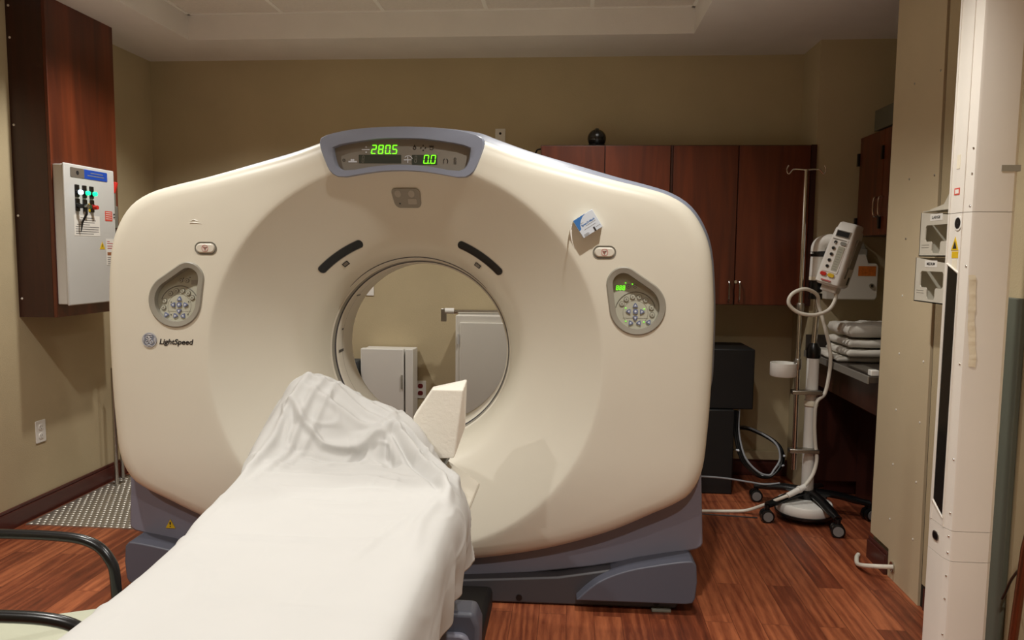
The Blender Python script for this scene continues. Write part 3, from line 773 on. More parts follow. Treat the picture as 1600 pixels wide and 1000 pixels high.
# folds: (points in plan x,y ; amplitude ; width)
FOLDS = [
 ([(-.56,2.30),(-.66,2.36),(-.76,2.40),(-.86,2.40)], .016, .013),
 ([(-.57,2.27),(-.66,2.30),(-.76,2.335),(-.86,2.34),(-.93,2.31)], .017, .013),
 ([(-.57,2.25),(-.66,2.245),(-.76,2.262),(-.87,2.30)], .016, .013),
 ([(-.575,2.235),(-.65,2.19),(-.75,2.165),(-.83,2.20),(-.88,2.26)], .026, .012),
 ([(-.58,2.22),(-.66,2.145),(-.74,2.12),(-.84,2.12)], -.012, .012),
 ([(-.56,2.32),(-.62,2.38),(-.70,2.42)], .014, .010),
 ([(-.545,2.26),(-.50,2.215),(-.44,2.15),(-.37,2.05),(-.325,1.93),(-.31,1.82)], .036, .013),
 ([(-.53,2.29),(-.48,2.25),(-.41,2.19),(-.34,2.11),(-.31,2.0)], .030, .011),
 ([(-.55,2.24),(-.50,2.18),(-.44,2.10),(-.385,2.02),(-.345,1.93)], -.020, .010),
 ([(-.57,2.235),(-.56,2.18),(-.53,2.14),(-.50,2.15)], -.024, .014),
 ([(-.57,2.26),(-.55,2.28),(-.53,2.25)], .022, .010),
 ([(-.60,2.22),(-.63,2.14),(-.70,2.10),(-.80,2.09)], .010, .011),
 ([(-.84,2.40),(-.88,2.22),(-.90,2.0),(-.90,1.8),(-.88,1.6)], .016, .012),
 ([(-.80,2.38),(-.825,2.22),(-.84,2.08),(-.87,1.9)], .014, .011),
 ([(-.76,2.36),(-.775,2.25),(-.80,2.12),(-.83,2.0)], .011, .010),
 ([(-.86,2.035),(-.76,2.05),(-.64,2.075),(-.52,2.06),(-.43,2.03)], .011, .010),
 ([(-.84,1.97),(-.7,2.0),(-.56,2.01),(-.45,1.98)], .007, .013),
 ([(-.78,1.90),(-.64,1.89),(-.48,1.91),(-.38,1.88)], .006, .011),
 ([(-.70,1.80),(-.56,1.78),(-.42,1.82)], .006, .013),
 ([(-.60,1.71),(-.50,1.70),(-.38,1.73)], .004, .011),
 ([(-.88,1.56),(-.62,1.545),(-.36,1.57)], .006, .007),
 ([(-.33,1.9),(-.35,1.7),(-.33,1.5)], .006, .015),
 ([(-.38,1.75),(-.42,1.6),(-.46,1.4)], .004, .014),
 ([(-.86,1.24),(-.6,1.25),(-.3,1.22)], .005, .007),
 ([(-.80,1.44),(-.70,1.36),(-.66,1.2)], .003, .014),
]
FP = [([Vector((a, b)) for a, b in pts], am*(1.7 if abs(am) < .0075 else 1), wd) for pts, am, wd in FOLDS]
def seg_d(p, a, b):
    ab = b-a; t = max(0, min(1, (p-a).dot(ab)/max(ab.length_squared, 1e-9))); return (p-(a+ab*t)).length, t
m = MB(); V = []
for j in range(ny):
    row = []
    for i in range(nx):
        p = grid[j][i]
        du = grid[j][min(i+1, nx-1)]-grid[j][max(i-1, 0)]; dv = grid[min(j+1, ny-1)][i]-grid[max(j-1, 0)][i]
        nrm = du.cross(dv); nrm = nrm.normalized() if nrm.length > 1e-9 else Vector((0, 0, 1))
        q = Vector((p.x, p.y)); d = 0
        for pts, am, wd in FP:
            if min((q-c).length for c in pts) > .35: continue
            n_ = len(pts)-1; best = (9, 0)
            for k in range(n_):
                dd, t = seg_d(q, pts[k], pts[k+1])
                if dd < best[0]: best = (dd, (k+t)/n_)
            fall = sin(pi*min(1, .12+best[1]*.88))**.6 if True else 1
            d += .85*am*fall*math.exp(-(best[0]/wd)**2)
        d *= 1-.6*min(max((p.y-2.34)/.06, 0), 1)
        far = min(max((p.y-1.75)/.4, 0), 1)
        d += .004*noise.noise(Vector((p.x*7, p.y*5, p.z*7)))*(.7+1.4*far)
        d += .0014*noise.noise(Vector((p.x*20+3, p.y*15, p.z*20)))*(.6+1.6*far)
        w_ = abs(noise.noise(Vector((p.x*9, p.y*6+5, p.z*9)))); d += .004*(.25+far)*max(0, .1-w_)/.1
        side = min(i, nx-1-i)/(SU*2.2)
        if side < 1 and p.z < .72: d += .010*(1-side)*sin(p.y*24+2*sin(p.y*7))*(1 if i > nx/2 else .8)*min(1, (.74-p.z)*5)
        row.append(m.v(p+nrm*d))
    V.append(row)
for j in range(ny-1):
    for i in range(nx-1): m.f([V[j][i], V[j][i+1], V[j+1][i+1], V[j+1][i]])
sh = m.build('bed_sheet', 'cloth', origin=(-.58, 1.5, .745), angle=180)
so = sh.modifiers.new('solid', 'SOLIDIFY'); so.thickness = .0022; so.offset = -1
tag(sh, 'rumpled white cotton sheet draped over the scanner table', 'sheet')

# ================================================================== LEFT WALL: ENCLOSURE AND ELECTRICAL PANEL
XE, Y0, Y1, Z0 = -2.55, 3.487, 4.02, 1.043
we = thing('wall_enclosure', (-2.65, 3.75, Z0), 'tall dark cherry wood box on the left wall reaching the ceiling', 'cabinet')
m = MB(); m.box(XL, XE-.018, Y0, Y1, Z0+.018, ZC); m.build('carcass', 'darkcherry', we, smooth=False)
m = MB(); m.box(XE-.018, XE, Y0, Y1, Z0, ZC); m.build('front_panel', 'cherry', we, bevel=.002, smooth=False)
m = MB(); m.box(XL, XE-.018, Y0, Y1, Z0, Z0+.018); m.build('bottom_panel', 'darkcherry', we, smooth=False)
for z in (2.40, 1.985, 1.545, 1.135, 2.55):
    m = MB(); m.ball((XL+.018, Y0-.001, z), .006, 10, 6, sy=.6); m.build('screw_cap', 'white', we)
ep = thing('electrical_panel', (-2.5, 3.68, 1.45), 'grey electrical panel with lit buttons on the cherry wood box', 'electrical panel')
EX = -2.487
m = MB(); m.box(XE, EX-.012, 3.496, 3.885, 1.108, 1.80); eb = m.build('box', 'greymetal', ep, bevel=.004)
m = MB(); m.box(EX-.011, EX, 3.49, 3.89, 1.102, 1.806); ed = m.build('door', 'greymetal', ep, bevel=.006, seg=3)
def fE(a, b, d): return (EX+d, a, b)
m = MB().use('bluelabel'); m.prism(rrect(3.63, 3.828, 1.742, 1.789, .006), fE, 0, .002)
m.use('taupe').prism(rrect(3.535, 3.64, 1.742, 1.789, .006), fE, 0, .0024)
m.use('ink').prism(circ(3.588, 1.765, .011, 12), fE, .002, .003)
m.use('greyink')
for z, a0, a1 in ((1.772, 3.69, 3.79), (1.758, 3.665, 3.80)): m.prism([(a0, z), (a1, z), (a1, z+.004), (a0, z+.004)], fE, .002, .0026)
m.build('nameplate', None, ep, smooth=False)['label'] = 'blue and taupe nameplate'
for k, (y, lampm, sw) in enumerate(((3.578, 'lamp_white', 'black'), (3.635, 'lamp_green', 'greengrip'), (3.691, 'lamp_green', 'red'))):
    z = 1.672
    m = MB().use('black'); m.prism(rrect(y-.0145, y+.0145, z-.028, z+.034, .003), fE, 0, .006)
    m.use('black'); m.cyl(fE(y, z-.004, .006), fE(y, z-.004, .016), .013); m.use(lampm); m.cyl(fE(y, z-.004, .016), fE(y, z-.004, .03), .0115, .0105)
    m.build('pilot_light', None, ep)['label'] = ('lit white lamp', 'lit green lamp', 'lit green lamp at the right')[k]
    z = 1.602
    m = MB().use('black'); m.prism(rrect(y-.0145, y+.0145, z-.028, z+.034, .003), fE, 0, .006)
    if k == 2: m.use('yellow').prism(rrect(y-.026, y-.0145, z-.026, z+.016, .002), fE, 0, .003)
    m.use('black' if k < 2 else 'maroon'); m.cyl(fE(y, z, .006), fE(y, z, .014), .013)
    m.use({'black': 'black', 'greengrip': 'greengrip', 'red': 'red'}[sw]); m.cyl(fE(y, z-.003, .014), fE(y, z-.003, .034), .0115, .0105)
    m.build('switch', None, ep)['label'] = ('black key switch', 'green push switch', 'red push switch')[k]
m = MB().use('steel')
m.tube([fE(3.583, 1.598, .034), fE(3.583, 1.598, .05)], .005, 8); m.prism(circ(3.596, 1.60, .012, 14), fE, .045, .048)
m.use('blackmat'); m.tube([fE(3.585, 1.594, .047), fE(3.584, 1.56, .045), fE(3.586, 1.52, .02), fE(3.59, 1.47, .008)], [.004, .006, .005, .002], 8)
m.build('key', None, ep)['label'] = 'key left in the lock'
m = MB().use('paper'); m.prism([(3.55, 1.452), (3.752, 1.452), (3.752, 1.556), (3.55, 1.556)], fE, 0, .001)
m.use('greyink')
for i, (a0, a1) in enumerate(((3.60, 3.70), (3.59, 3.72), (3.60, 3.71), (3.57, 3.67), (3.56, 3.745), (3.56, 3.74), (3.56, 3.742), (3.56, 3.70))):
    z = 1.545-.0115*i; m.prism([(a0, z), (a1, z), (a1, z-.004), (a0, z-.004)], fE, .001, .0014)
m.build('instruction_label', None, ep, smooth=False)
m = MB().use('redsticker'); m.prism(rrect(3.80, 3.862, 1.535, 1.588, .003), fE, 0, .001)
m.use('paper')
for i in range(4): m.prism([(3.806, 1.545+.011*i), (3.856, 1.545+.011*i), (3.856, 1.548+.011*i), (3.806, 1.548+.011*i)], fE, .001, .0013)
m.use('ink').prism(circ(3.876, 1.573, .004, 10), fE, 0, .004); m.prism(circ(3.876, 1.557, .004, 10), fE, 0, .004)
m.build('red_sticker', None, ep, smooth=False)
m = MB().use('yellow'); m.prism([(3.745, 1.385), (3.79, 1.385), (3.7675, 1.425)], fE, 0, .001)
m.use('ink'); m.prism([(3.7655, 1.397), (3.7695, 1.397), (3.7695, 1.411), (3.7655, 1.411)], fE, .001, .0014)
m.build('warning_sticker', None, ep, smooth=False)
m = MB().use('paper'); m.prism([(3.80, 1.30), (3.885, 1.30), (3.885, 1.44), (3.80, 1.44)], fE, 0, .001)
m.use('redink')
for z, a1 in ((1.428, 3.83), (1.418, 3.875), (1.404, 3.86), (1.392, 3.88)): m.prism([(3.808, z), (a1, z), (a1, z-.004), (3.808, z-.004)], fE, .001, .0014)
m.use('brownlabel').prism([(3.808, 1.352), (3.88, 1.352), (3.88, 1.369), (3.808, 1.369)], fE, .001, .0014)
m.use('greyink')
for i in range(4): m.prism([(3.808, 1.343-.011*i), (3.88, 1.343-.011*i), (3.88, 1.339-.011*i), (3.808, 1.339-.011*i)], fE, .001, .0014)
m.build('paper_notice', None, ep, smooth=False)
m = MB().use('keyring'); m.box(-2.535, -2.495, 3.887, 3.93, 1.50, 1.62)
m.box(-2.527, -2.503, 3.90, 3.928, 1.60, 1.70)
m.use('red'); m.tube([(-2.513, 3.915, 1.69), (-2.505, 3.93, 1.75)], [.012, .014], 12)
m.use('black'); m.box(-2.53, -2.5, 3.89, 3.92, 1.44, 1.5)
m.build('disconnect_lever', None, ep, bevel=.003)['label'] = 'grey disconnect lever with a red grip'

def outlet(name, loc, fn, label, plate='white', sock='white', slots='ink', group=None):
    t = thing(name, loc, label, 'wall outlet')
    m = MB().use(plate); m.prism(rrect(-.036, .036, -.058, .058, .004), fn, 0, .005); m.build('cover_plate', None, t, bevel=.0015, local=True)
    for s in (-1, 1):
        m = MB().use(sock); m.prism(rrect(-.0165, .0165, s*.0235-.0145, s*.0235+.0145, .012), fn, .004, .0075)
        m.use(slots)
        for a in (-.006, .006): m.prism([(a-.001, s*.0235-.002), (a+.001, s*.0235-.002), (a+.001, s*.0235+.007), (a-.001, s*.0235+.007)], fn, .0074, .008)
        m.prism(circ(0, s*.0235-.008, .0024, 8), fn, .0074, .008)
        m.build('socket', None, t, local=True, smooth=False)
    return t
outlet('wall_outlet', (XL, 3.592, .436), lambda a, b, d: (d, a, b), 'white twin outlet low on the left wall under the wood box')
outlet('wall_outlet', (-.975, YB, .495), lambda a, b, d: (a, -d, b), 'twin outlet with dark red sockets on the back wall, seen through the bore', sock='maroon')

# diamond plate
m = MB().use('plate'); m.box(-2.715, -1.9, 3.415, 4.25, 0, .006)
k = 0
for iy in range(26):
    for ix in range(25):
        x = -2.70+.0325*ix+(.016 if iy % 2 else 0); y = 3.43+.0315*iy
        if x > -2.05 or x > -1.92: continue
        m.ball((x, y, .006), .0155, 10, 4, sx=1., sy=.72, sz=.26, half=True)
dpl = m.build('floor_plate', 'plate', origin=(-2.3, 3.8, 0), angle=60)
tag(dpl, 'studded bright metal plate on the floor beside the scanner at left', 'floor plate')
for i, (x, y, h, lab) in enumerate(((-2.69, 4.19, .95, 'tall thin steel conduit against the left wall behind the scanner'), (-2.645, 4.06, .7, 'steel conduit with a foot bracket standing on the studded plate'))):
    t = thing('conduit', (x, y, .006), lab, 'pipe')
    m = MB(); m.cyl((x, y, .012), (x, y, h), .0125 if i == 0 else .011, n=14); m.build('pipe', 'steel', t)
    m = MB(); m.box(x-.03, x+.02, y-.01, y+.05, .006, .014); m.build('foot_bracket', 'steel', t, bevel=.002)

# ================================================================== ARMCHAIR (lower left)
ch = thing('armchair', (-1.38, 1.5, 0), 'armchair with pale sage vinyl seat and black tube arms beside the table', 'chair')
m = MB(); seat = [(-1.70, .435), (-1.5, .445), (-1.3, .475), (-1.1, .512), (-1.06, .515), (-1.045, .50), (-1.06, .475), (-1.3, .43), (-1.5, .40), (-1.70, .392)]
m.prism(seat, lambda a, b, d: (a, d, b), 1.215, 1.675); m.build('seat', 'seat', ch, bevel=.012, seg=3)
m = MB(); m.prism([(-1.70, .50), (-1.66, .50), (-1.71, .92), (-1.75, .92)], lambda a, b, d: (a, d, b), 1.22, 1.67); m.build('backrest', 'seat', ch, bevel=.015, seg=3)
for y, arm_pts in ((1.70, [(-1.74, 1.70, .60), (-1.66, 1.70, .655), (-1.5, 1.70, .665), (-1.3, 1.708, .665), (-1.19, 1.705, .655), (-1.135, 1.70, .615), (-1.12, 1.70, .545), (-1.12, 1.70, .3), (-1.12, 1.70, .02)]),
                    (1.19, [(-1.74, 1.24, .60), (-1.66, 1.255, .65), (-1.4, 1.29, .66), (-1.15, 1.312, .662), (-1.0, 1.318, .658), (-.935, 1.32, .63), (-.915, 1.32, .56), (-.915, 1.31, .3), (-.915, 1.30, .02)])):
    m = MB(); m.tube(catmull(arm_pts, 7), .0125, 14); m.build('armrest', 'black', ch)
    m = MB(); m.tube([(-1.74, y+.05*(y < 1.5), .62), (-1.72, y, .3), (-1.78, y, .02)], .014, 12); m.build('leg', 'black', ch)
m = MB()
m.tube([(-.915, 1.31, .36), (-1.12, 1.70, .36)], .011, 10); m.tube([(-1.72, 1.19, .36), (-1.72, 1.70, .36)], .011, 10)
m.tube([(-1.74, 1.70, .36), (-1.12, 1.70, .36)], .011, 10); m.tube([(-1.72, 1.19, .36), (-.915, 1.31, .36)], .011, 10)
m.build('seat_frame', 'black', ch)
for x, y in ((-.915, 1.30), (-1.12, 1.70), (-1.78, 1.19), (-1.78, 1.70)):
    m = MB(); m.cyl((x, y, 0), (x, y, .022), .016); m.build('glide', 'blackmat', ch)

# ================================================================== BEHIND THE SCANNER
wc = thing('storage_cabinet', (-.37, 4.54, 0), 'tall white metal cabinet behind the scanner, seen through the bore at right', 'cabinet')
m = MB(); m.box(-.695, -.05, 4.405, 4.70, 0, 1.012); m.build('carcass', 'whitemetal', wc, bevel=.004)
m = MB(); m.box(-.668, -.375, 4.393, 4.405, .03, .97); d_ = m.build('door', 'whitemetal', wc, bevel=.003)
m = MB(); m.box(-.371, -.075, 4.393, 4.405, .03, .97); m.build('door', 'whitemetal', wc, bevel=.003)
for z in (.87, .2):
    m = MB(); m.cyl((-.676, 4.392, z-.03), (-.676, 4.392, z+.03), .006, n=12); m.build('hinge', 'greymetal', wc)
m = MB(); m.box(-.395, -.385, 4.375, 4.393, .5, .6); m.build('handle', 'steel', d_, bevel=.002)
wf_ = thing('low_cabinet', (-1.155, 4.65, 0), 'low white cabinet behind the scanner, seen through the bore at left', 'cabinet')
m = MB(); m.box(-1.315, -.992, 4.604, 4.715, .0, .775); m.build('carcass', 'white', wf_, bevel=.004)
m = MB(); m.box(-1.322, -1.047, 4.55, 4.60, .03, .78); d_ = m.build('door', 'white', wf_, bevel=.005)
m = MB(); m.box(-1.037, -.988, 4.555, 4.60, .03, .78); m.build('side_strip', 'white', wf_, bevel=.004)
m = MB(); m.box(-1.062, -1.051, 4.538, 4.55, .53, .62); m.build('handle', 'greyplastic', d_, bevel=.003)
m = MB(); m.box(-1.44, -1.335, 4.5, 4.66, 0, .70); o = m.build('dark_case', 'vest', origin=(-1.39, 4.58, 0), bevel=.006)
tag(o, 'narrow dark slate case on the floor left of the low white cabinet', 'case')
rd = thing('chrome_rod', (-.4, 4.52, 1.013), 'chrome rod with a clamp lying on top of the tall white cabinet', 'rod')
m = MB(); m.cyl((-.76, 4.5, 1.026), (-.1, 4.55, 1.026), .013, n=16); m.build('rod', 'chrome', rd)
m = MB(); m.cyl((-.775, 4.499, 1.03), (-.72, 4.503, 1.03), .018, n=16); m.build('collar', 'white', rd)
m = MB(); m.box(-.80, -.765, 4.49, 4.506, .965, 1.045); m.build('clamp', 'steel', rd, bevel=.004)
m = MB(); m.box(-1.45, -1.281, YB-.006, YB, 1.105, 1.30); o = m.build('wall_notice', 'paper', origin=(-1.36, YB, 1.2))
tag(o, 'blank white notice on the back wall, partly hidden by the bore edge', 'notice')
for x, z in ((-.79, 1.095), (-.51, 1.10), (-.475, 1.095)):
    pass
wp = thing('wall_plate', (-.466, YB, 2.125), 'small white plate with a dark dot on the back wall above the scanner', 'wall plate')
m = MB(); m.box(-.498, -.434, YB-.008, YB, 2.075, 2.165); m.build('cover_plate', 'white', wp, bevel=.002)
m = MB(); m.prism(circ(-.466, 2.135, .008, 12), lambda a, b, d: (a, YB-.008-d, b), 0, .003); m.build('jack', 'black', wp)

# wall cupboards
def cupboard(x0, x1, xs, y0, y1, z0, z1, label, handles):
    t = thing('wall_cupboard', ((x0+x1)/2, (y0+y1)/2, z0), label, 'cupboard', 'dark cherry cupboards on the back wall')
    m = MB(); m.box(x0, x1, y0+.02, y1, z0, z1); m.build('carcass', 'darkcherry', t, smooth=False)
    for (a, b), hx in zip(zip(xs, xs[1:]), handles):
        m = MB(); m.box(a+.003, b-.003, y0, y0+.019, z0+.003, z1-.006); d = m.build('door', 'cherry', t, bevel=.0015, smooth=False)
        m = MB(); zb = z0+.022
        m.tube(catmull([(hx, y0, zb), (hx, y0-.028, zb+.008), (hx, y0-.032, zb+.06), (hx, y0-.028, zb+.112), (hx, y0, zb+.12)], 4), .0045, 8)
        m.build('handle', 'chrome', d)
    return t
YC = 4.40
cupboard(-.197, .555, (-.197, .177, .555), YC, YB, 1.10, 2.018, 'dark cherry wall cupboard half hidden behind the scanner, black dome on top', (.155, .20))
t = cupboard(.567, 1.34, (.567, .938, 1.34), YC, YB, 1.10, 2.018, 'dark cherry wall cupboard in the back right corner, doors fully in view', (.903, .962))
m = MB(); m.cyl((.945, YC-.004, 1.235), (.945, YC, 1.235), .009, n=14); m.build('lock', 'chrome', t)
m = MB(); m.box(.555, .567, YC+.012, YB, 1.10, 2.018); m.box(1.34, XJ, YC+.005, YB, 1.10, 2.018); struct(m.build('trim_1', 'darkcherry', smooth=False))
dc = thing('dome_camera', (.132, 4.55, 2.018), 'black dome camera sitting on top of the back wall cupboards', 'camera')
m = MB(); m.cyl((.132, 4.55, 2.018), (.132, 4.55, 2.04), .05, n=28); m.build('mount', 'black', dc)
m = MB(); m.ball((.132, 4.55, 2.075), .056, 24, 14); m.build('dome', 'smoke', dc)
m = MB(); m.lathe([(.056, -.012), (.061, -.008), (.061, .008), (.056, .012)], (.132, 4.545, 2.075), 'x', 28); m.build('bezel', 'black', dc)
m = MB(); m.tube(catmull([(.08, 4.58, 2.024), (-.08, 4.6, 2.024), (-.2, 4.6, 2.022), (-.235, 4.6, 2.00), (-.25, 4.66, 1.9)], 6), .005, 8)
tag(m.build('camera_cable', 'black', origin=(-.1, 4.6, 2.02)), 'black cable trailing from the dome camera over the cupboard edge', 'cable')
m = MB(); m.box(.80, 1.055, 4.33, 4.68, .50, .85); bb = m.build('equipment_box', 'blackmat', origin=(.93, 4.5, .5), bevel=.006)
tag(bb, 'black equipment box stacked on the lower black cabinet in the back corner', 'equipment box')
m = MB(); m.box(.72, .948, 4.31, 4.69, 0, .498); bb = m.build('equipment_cabinet', 'blackmat', origin=(.83, 4.5, 0), bevel=.006)
tag(bb, 'black floor cabinet under the black box beside the scanner', 'cabinet')
m = MB(); m.box(.99, 1.33, YB-.025, YB, .105, .16); bb = m.build('cable_raceway', 'wall', origin=(1.15, YB, .13), bevel=.003)
tag(bb, 'beige cable raceway low on the back wall behind the cables', 'raceway')
# cable loop
lc = thing('cable_bundle', (1.1, 4.4, 0), 'loop of dark and grey cables hanging from the black box to the floor', 'cable')
loop = [(.965, 4.36, .487), (.96, 4.33, .36), (.985, 4.27, .23), (1.05, 4.235, .155), (1.115, 4.23, .135), (1.18, 4.24, .165), (1.215, 4.26, .22), (1.21, 4.29, .285), (1.17, 4.35, .325), (1.09, 4.5, .345), (1.06, 4.68, .31)]
for k, (dx, key, r) in enumerate(((0, 'black', .011), (.018, 'cablegrey', .006), (.008, 'black', .008))):
    m = MB(); m.tube(catmull([(x+dx*(1 if i < 5 else -1), y-.006*k, z+.012*(k == 1)) for i, (x, y, z) in enumerate(loop)], 6), r, 8)
    m.build('cable', key, lc)
for p in ((.975, 4.29, .27), (1.09, 4.23, .14), (1.205, 4.25, .2), (1.215, 4.27, .25)):
    m = MB(); m.ball(p, .018, 10, 6, sz=.5); m.build('tie', 'keylight', lc)

# ================================================================== ALCOVE
XD = 1.607
t = thing('side_cupboard', (1.77, 4.07, 1.50), 'small dark cherry cupboard high in the right alcove', 'cupboard')
m = MB(); m.box(XD+.02, XA, 3.74, 4.40, 1.50, 2.055); m.build('carcass', 'darkcherry', t, smooth=False)
for y0, y1, hy in ((4.073, 4.398, 4.105), (3.742, 4.069, 4.04)):
    m = MB(); m.box(XD, XD+.019, y0, y1, 1.503, 2.05); d_ = m.build('door', 'cherry', t, bevel=.0015, smooth=False)
    m = MB(); m.tube(catmull([(XD, hy, 1.60), (XD-.026, hy, 1.605), (XD-.03, hy, 1.65), (XD-.026, hy, 1.695), (XD, hy, 1.70)], 4), .0045, 8); m.build('handle', 'chrome', d_)
    for z in (1.57, 1.93):
        yy = y1 if y1 > 4.2 else 4.071
        m = MB(); m.box(XD-.012, XD+.0, yy-.006, yy+.014, z-.035, z+.035); m.build('hinge', 'black', d_)
m = MB(); m.box(1.60, 1.90, 3.6, 4.20, 2.057, 2.165); o = m.build('flat_carton', 'hvacbox', origin=(1.75, 3.95, 2.057), bevel=.002)
tag(o, 'long olive grey carton lying on top of the small alcove cupboard', 'carton')
dk = thing('alcove_desk', (1.66, 3.95, 0), 'dark built in desk counter in the right alcove with a cherry front', 'desk')
m = MB(); m.box(1.36, XA-.002, 3.475, YJ-.001, .81, .84); m.build('counter', 'countertop', dk, bevel=.002)
m = MB(); m.box(1.352, 1.36, 3.475, YJ-.001, .806, .843); m.build('edge_band', 'edgeband', dk, bevel=.002)
m = MB(); m.box(1.36, XA-.002, YJ-.014, YJ-.001, .84, .935); m.build('backsplash', 'countertop', dk)
m = MB(); m.box(1.40, XA-.002, 4.30, 4.40, 0.105, .81); m.build('side_panel', 'darkcherry', dk, smooth=False)
m = MB(); m.box(1.40, 1.43, 3.475, 4.30, .66, .81); m.build('apron', 'darkcherry', dk, smooth=False)
m = MB(); m.box(1.64, XA-.002, 3.475, 4.30, .02, .81); m.build('back_panel', 'darkcherry', dk, smooth=False)
# folded linen
def linen(x0, x1, y0, y1, z0, h, seed, label):
    rnd = random.Random(seed); m = MB(); nx_, ny_ = 44, 44; top_, bot_ = [], []
    for j in range(ny_+1):
        rt, rb = [], []
        for i in range(nx_+1):
            u, v = i/nx_, j/ny_
            e = min(u, 1-u, v, 1-v)*16; rr = sqrt(max(0, 1-(1-min(e, 1))**2))
            x = x0+(x1-x0)*u+.012*noise.noise(Vector((v*4, seed, 0))); y = y0+(y1-y0)*v+.014*noise.noise(Vector((u*4, seed+3, 0)))
            bump = .55*noise.noise(Vector((u*3.3+seed, v*3.1, seed)))+.5*noise.noise(Vector((u*9+seed, v*6, 1)))+.3*noise.noise(Vector((u*22+seed, v*13, 4)))
            zt = z0+h*.5+h*.5*rr*(1+.5*bump); zb = z0+h*.5-h*.5*rr
            rt.append((x, y, zt)); rb.append((x, y, zb))
        top_.append(rt); bot_.append(rb)
    m.loops(top_, closed=False); m.loops(bot_, closed=False)
    o = m.build('folded_linen', 'linen', origin=((x0+x1)/2, (y0+y1)/2, z0), angle=180)
    return tag(o, label, 'linen', 'folded white linen on the alcove desk')
linen(1.366, 1.80, 3.93, 4.36, .841, .03, 1, 'flat folded white linen at the bottom of the stack on the alcove desk')
linen(1.40, 1.86, 3.88, 4.20, .876, .036, 5, 'folded white linen second from the bottom of the desk stack')
linen(1.41, 1.87, 3.89, 4.22, .922, .038, 9, 'folded white linen just under the rumpled top piece of the stack')
linen(1.415, 1.88, 3.90, 4.24, .974, .06, 14, 'rumpled white linen on top of the stack on the alcove desk')
dt = thing('desk_tray', (1.42, 3.62, .843), 'slim metal tray lying along the front edge of the alcove desk', 'tray')
m = MB(); m.box(1.375, 1.45, 3.50, 3.78, .8405, .852); m.build('tray', 'steel', dt, bevel=.003)
m = MB(); m.box(1.372, 1.41, 3.49, 3.53, .8405, .868); m.build('end_clip', 'white', dt, bevel=.004)
# sharps container on the alcove wall
st = thing('sharps_container', (1.585, YJ, 1.27), 'white locking sharps container with orange label on the alcove wall', 'sharps container')
def fS(a, b, d): return (a, YJ-d, b)
m = MB().use('whitemetal'); m.prism([(1.43, 1.145), (1.70, 1.145), (1.71, 1.165), (1.71, 1.335), (1.70, 1.35), (1.655, 1.35), (1.64, 1.40), (1.43, 1.40)], fS, 0, .10); m.build('housing', None, st, bevel=.006)
m = MB(); m.prism([(1.55, 1.352), (1.65, 1.352), (1.65, 1.43), (1.55, 1.43)], fS, .0, .09); m.prism([(1.54, 1.425), (1.66, 1.425), (1.64, 1.47), (1.56, 1.47)], fS, 0, .05); m.build('lid', 'greyplastic', st, bevel=.004)
m = MB().use('orange'); m.prism([(1.60, 1.28), (1.695, 1.28), (1.695, 1.335), (1.60, 1.335)], fS, .10, .1015); m.build('orange_label', None, st)
m = MB().use('steel'); m.cyl(fS(1.675, 1.225, .10), fS(1.675, 1.225, .108), .013, n=16); m.use('black').cyl(fS(1.675, 1.225, .108), fS(1.675, 1.225, .11), .006, n=12); m.build('lock', None, st)

# ================================================================== CONTRAST INJECTOR STAND
IX, IY = 1.268, 3.98
inj = thing('injector_stand', (IX, IY, 0), 'white contrast injector on a wheeled stand with chrome drip pole', 'injector stand')
m = MB(); m.tube(catmull([(IX, IY, .10), (IX, IY, .5), (IX, IY, .865)], 4), .031, 20); m.build('column', 'white', inj)
m = MB(); m.lathe([(.032, .855), (.036, .865), (.036, .905), (.022, .93), (.02, .935)], (IX, IY, 0), 'z', 24, True, True)
m.build('collar', 'black', inj); m = MB(); m.lathe([(.034, 1.165), (.034, 1.195)], (IX-.004, IY, 0), 'z', 24, True, True); m.build('collar', 'black', inj)
m = MB(); m.cyl((IX, IY, .93), (IX+.01, IY, 1.17), .0145, n=18); m.build('inner_post', 'chrome', inj)
m = MB(); xa = IX-.006
m.tube(catmull([(xa, IY, 1.195), (xa, IY, 1.28), (xa+.004, IY, 1.40), (xa+.012, IY, 1.445), (xa+.05, IY-.01, 1.465), (xa+.11, IY-.03, 1.462)], 6), [.024]*6+[.033]*6+[.036]*18+[.03], 20)
arm_ = m.build('upper_arm', 'white', inj)
m = MB(); m.lathe([(.0355, 1.385), (.0375, 1.388), (.0375, 1.41), (.0355, 1.413)], (xa+.006, IY, 0), 'z', 24); m.build('black_band', 'black', arm_); m = MB(); m.lathe([(.026, 1.20), (.034, 1.205), (.034, 1.255), (.028, 1.26)], (xa, IY, 0), 'z', 24)
m.build('black_band', 'black', arm_)
m = MB(); m.lathe([(.028, 1.262), (.034, 1.264), (.034, 1.28), (.03, 1.284)], (xa, IY, 0), 'z', 24); m.build('cream_ring', 'tape', arm_)
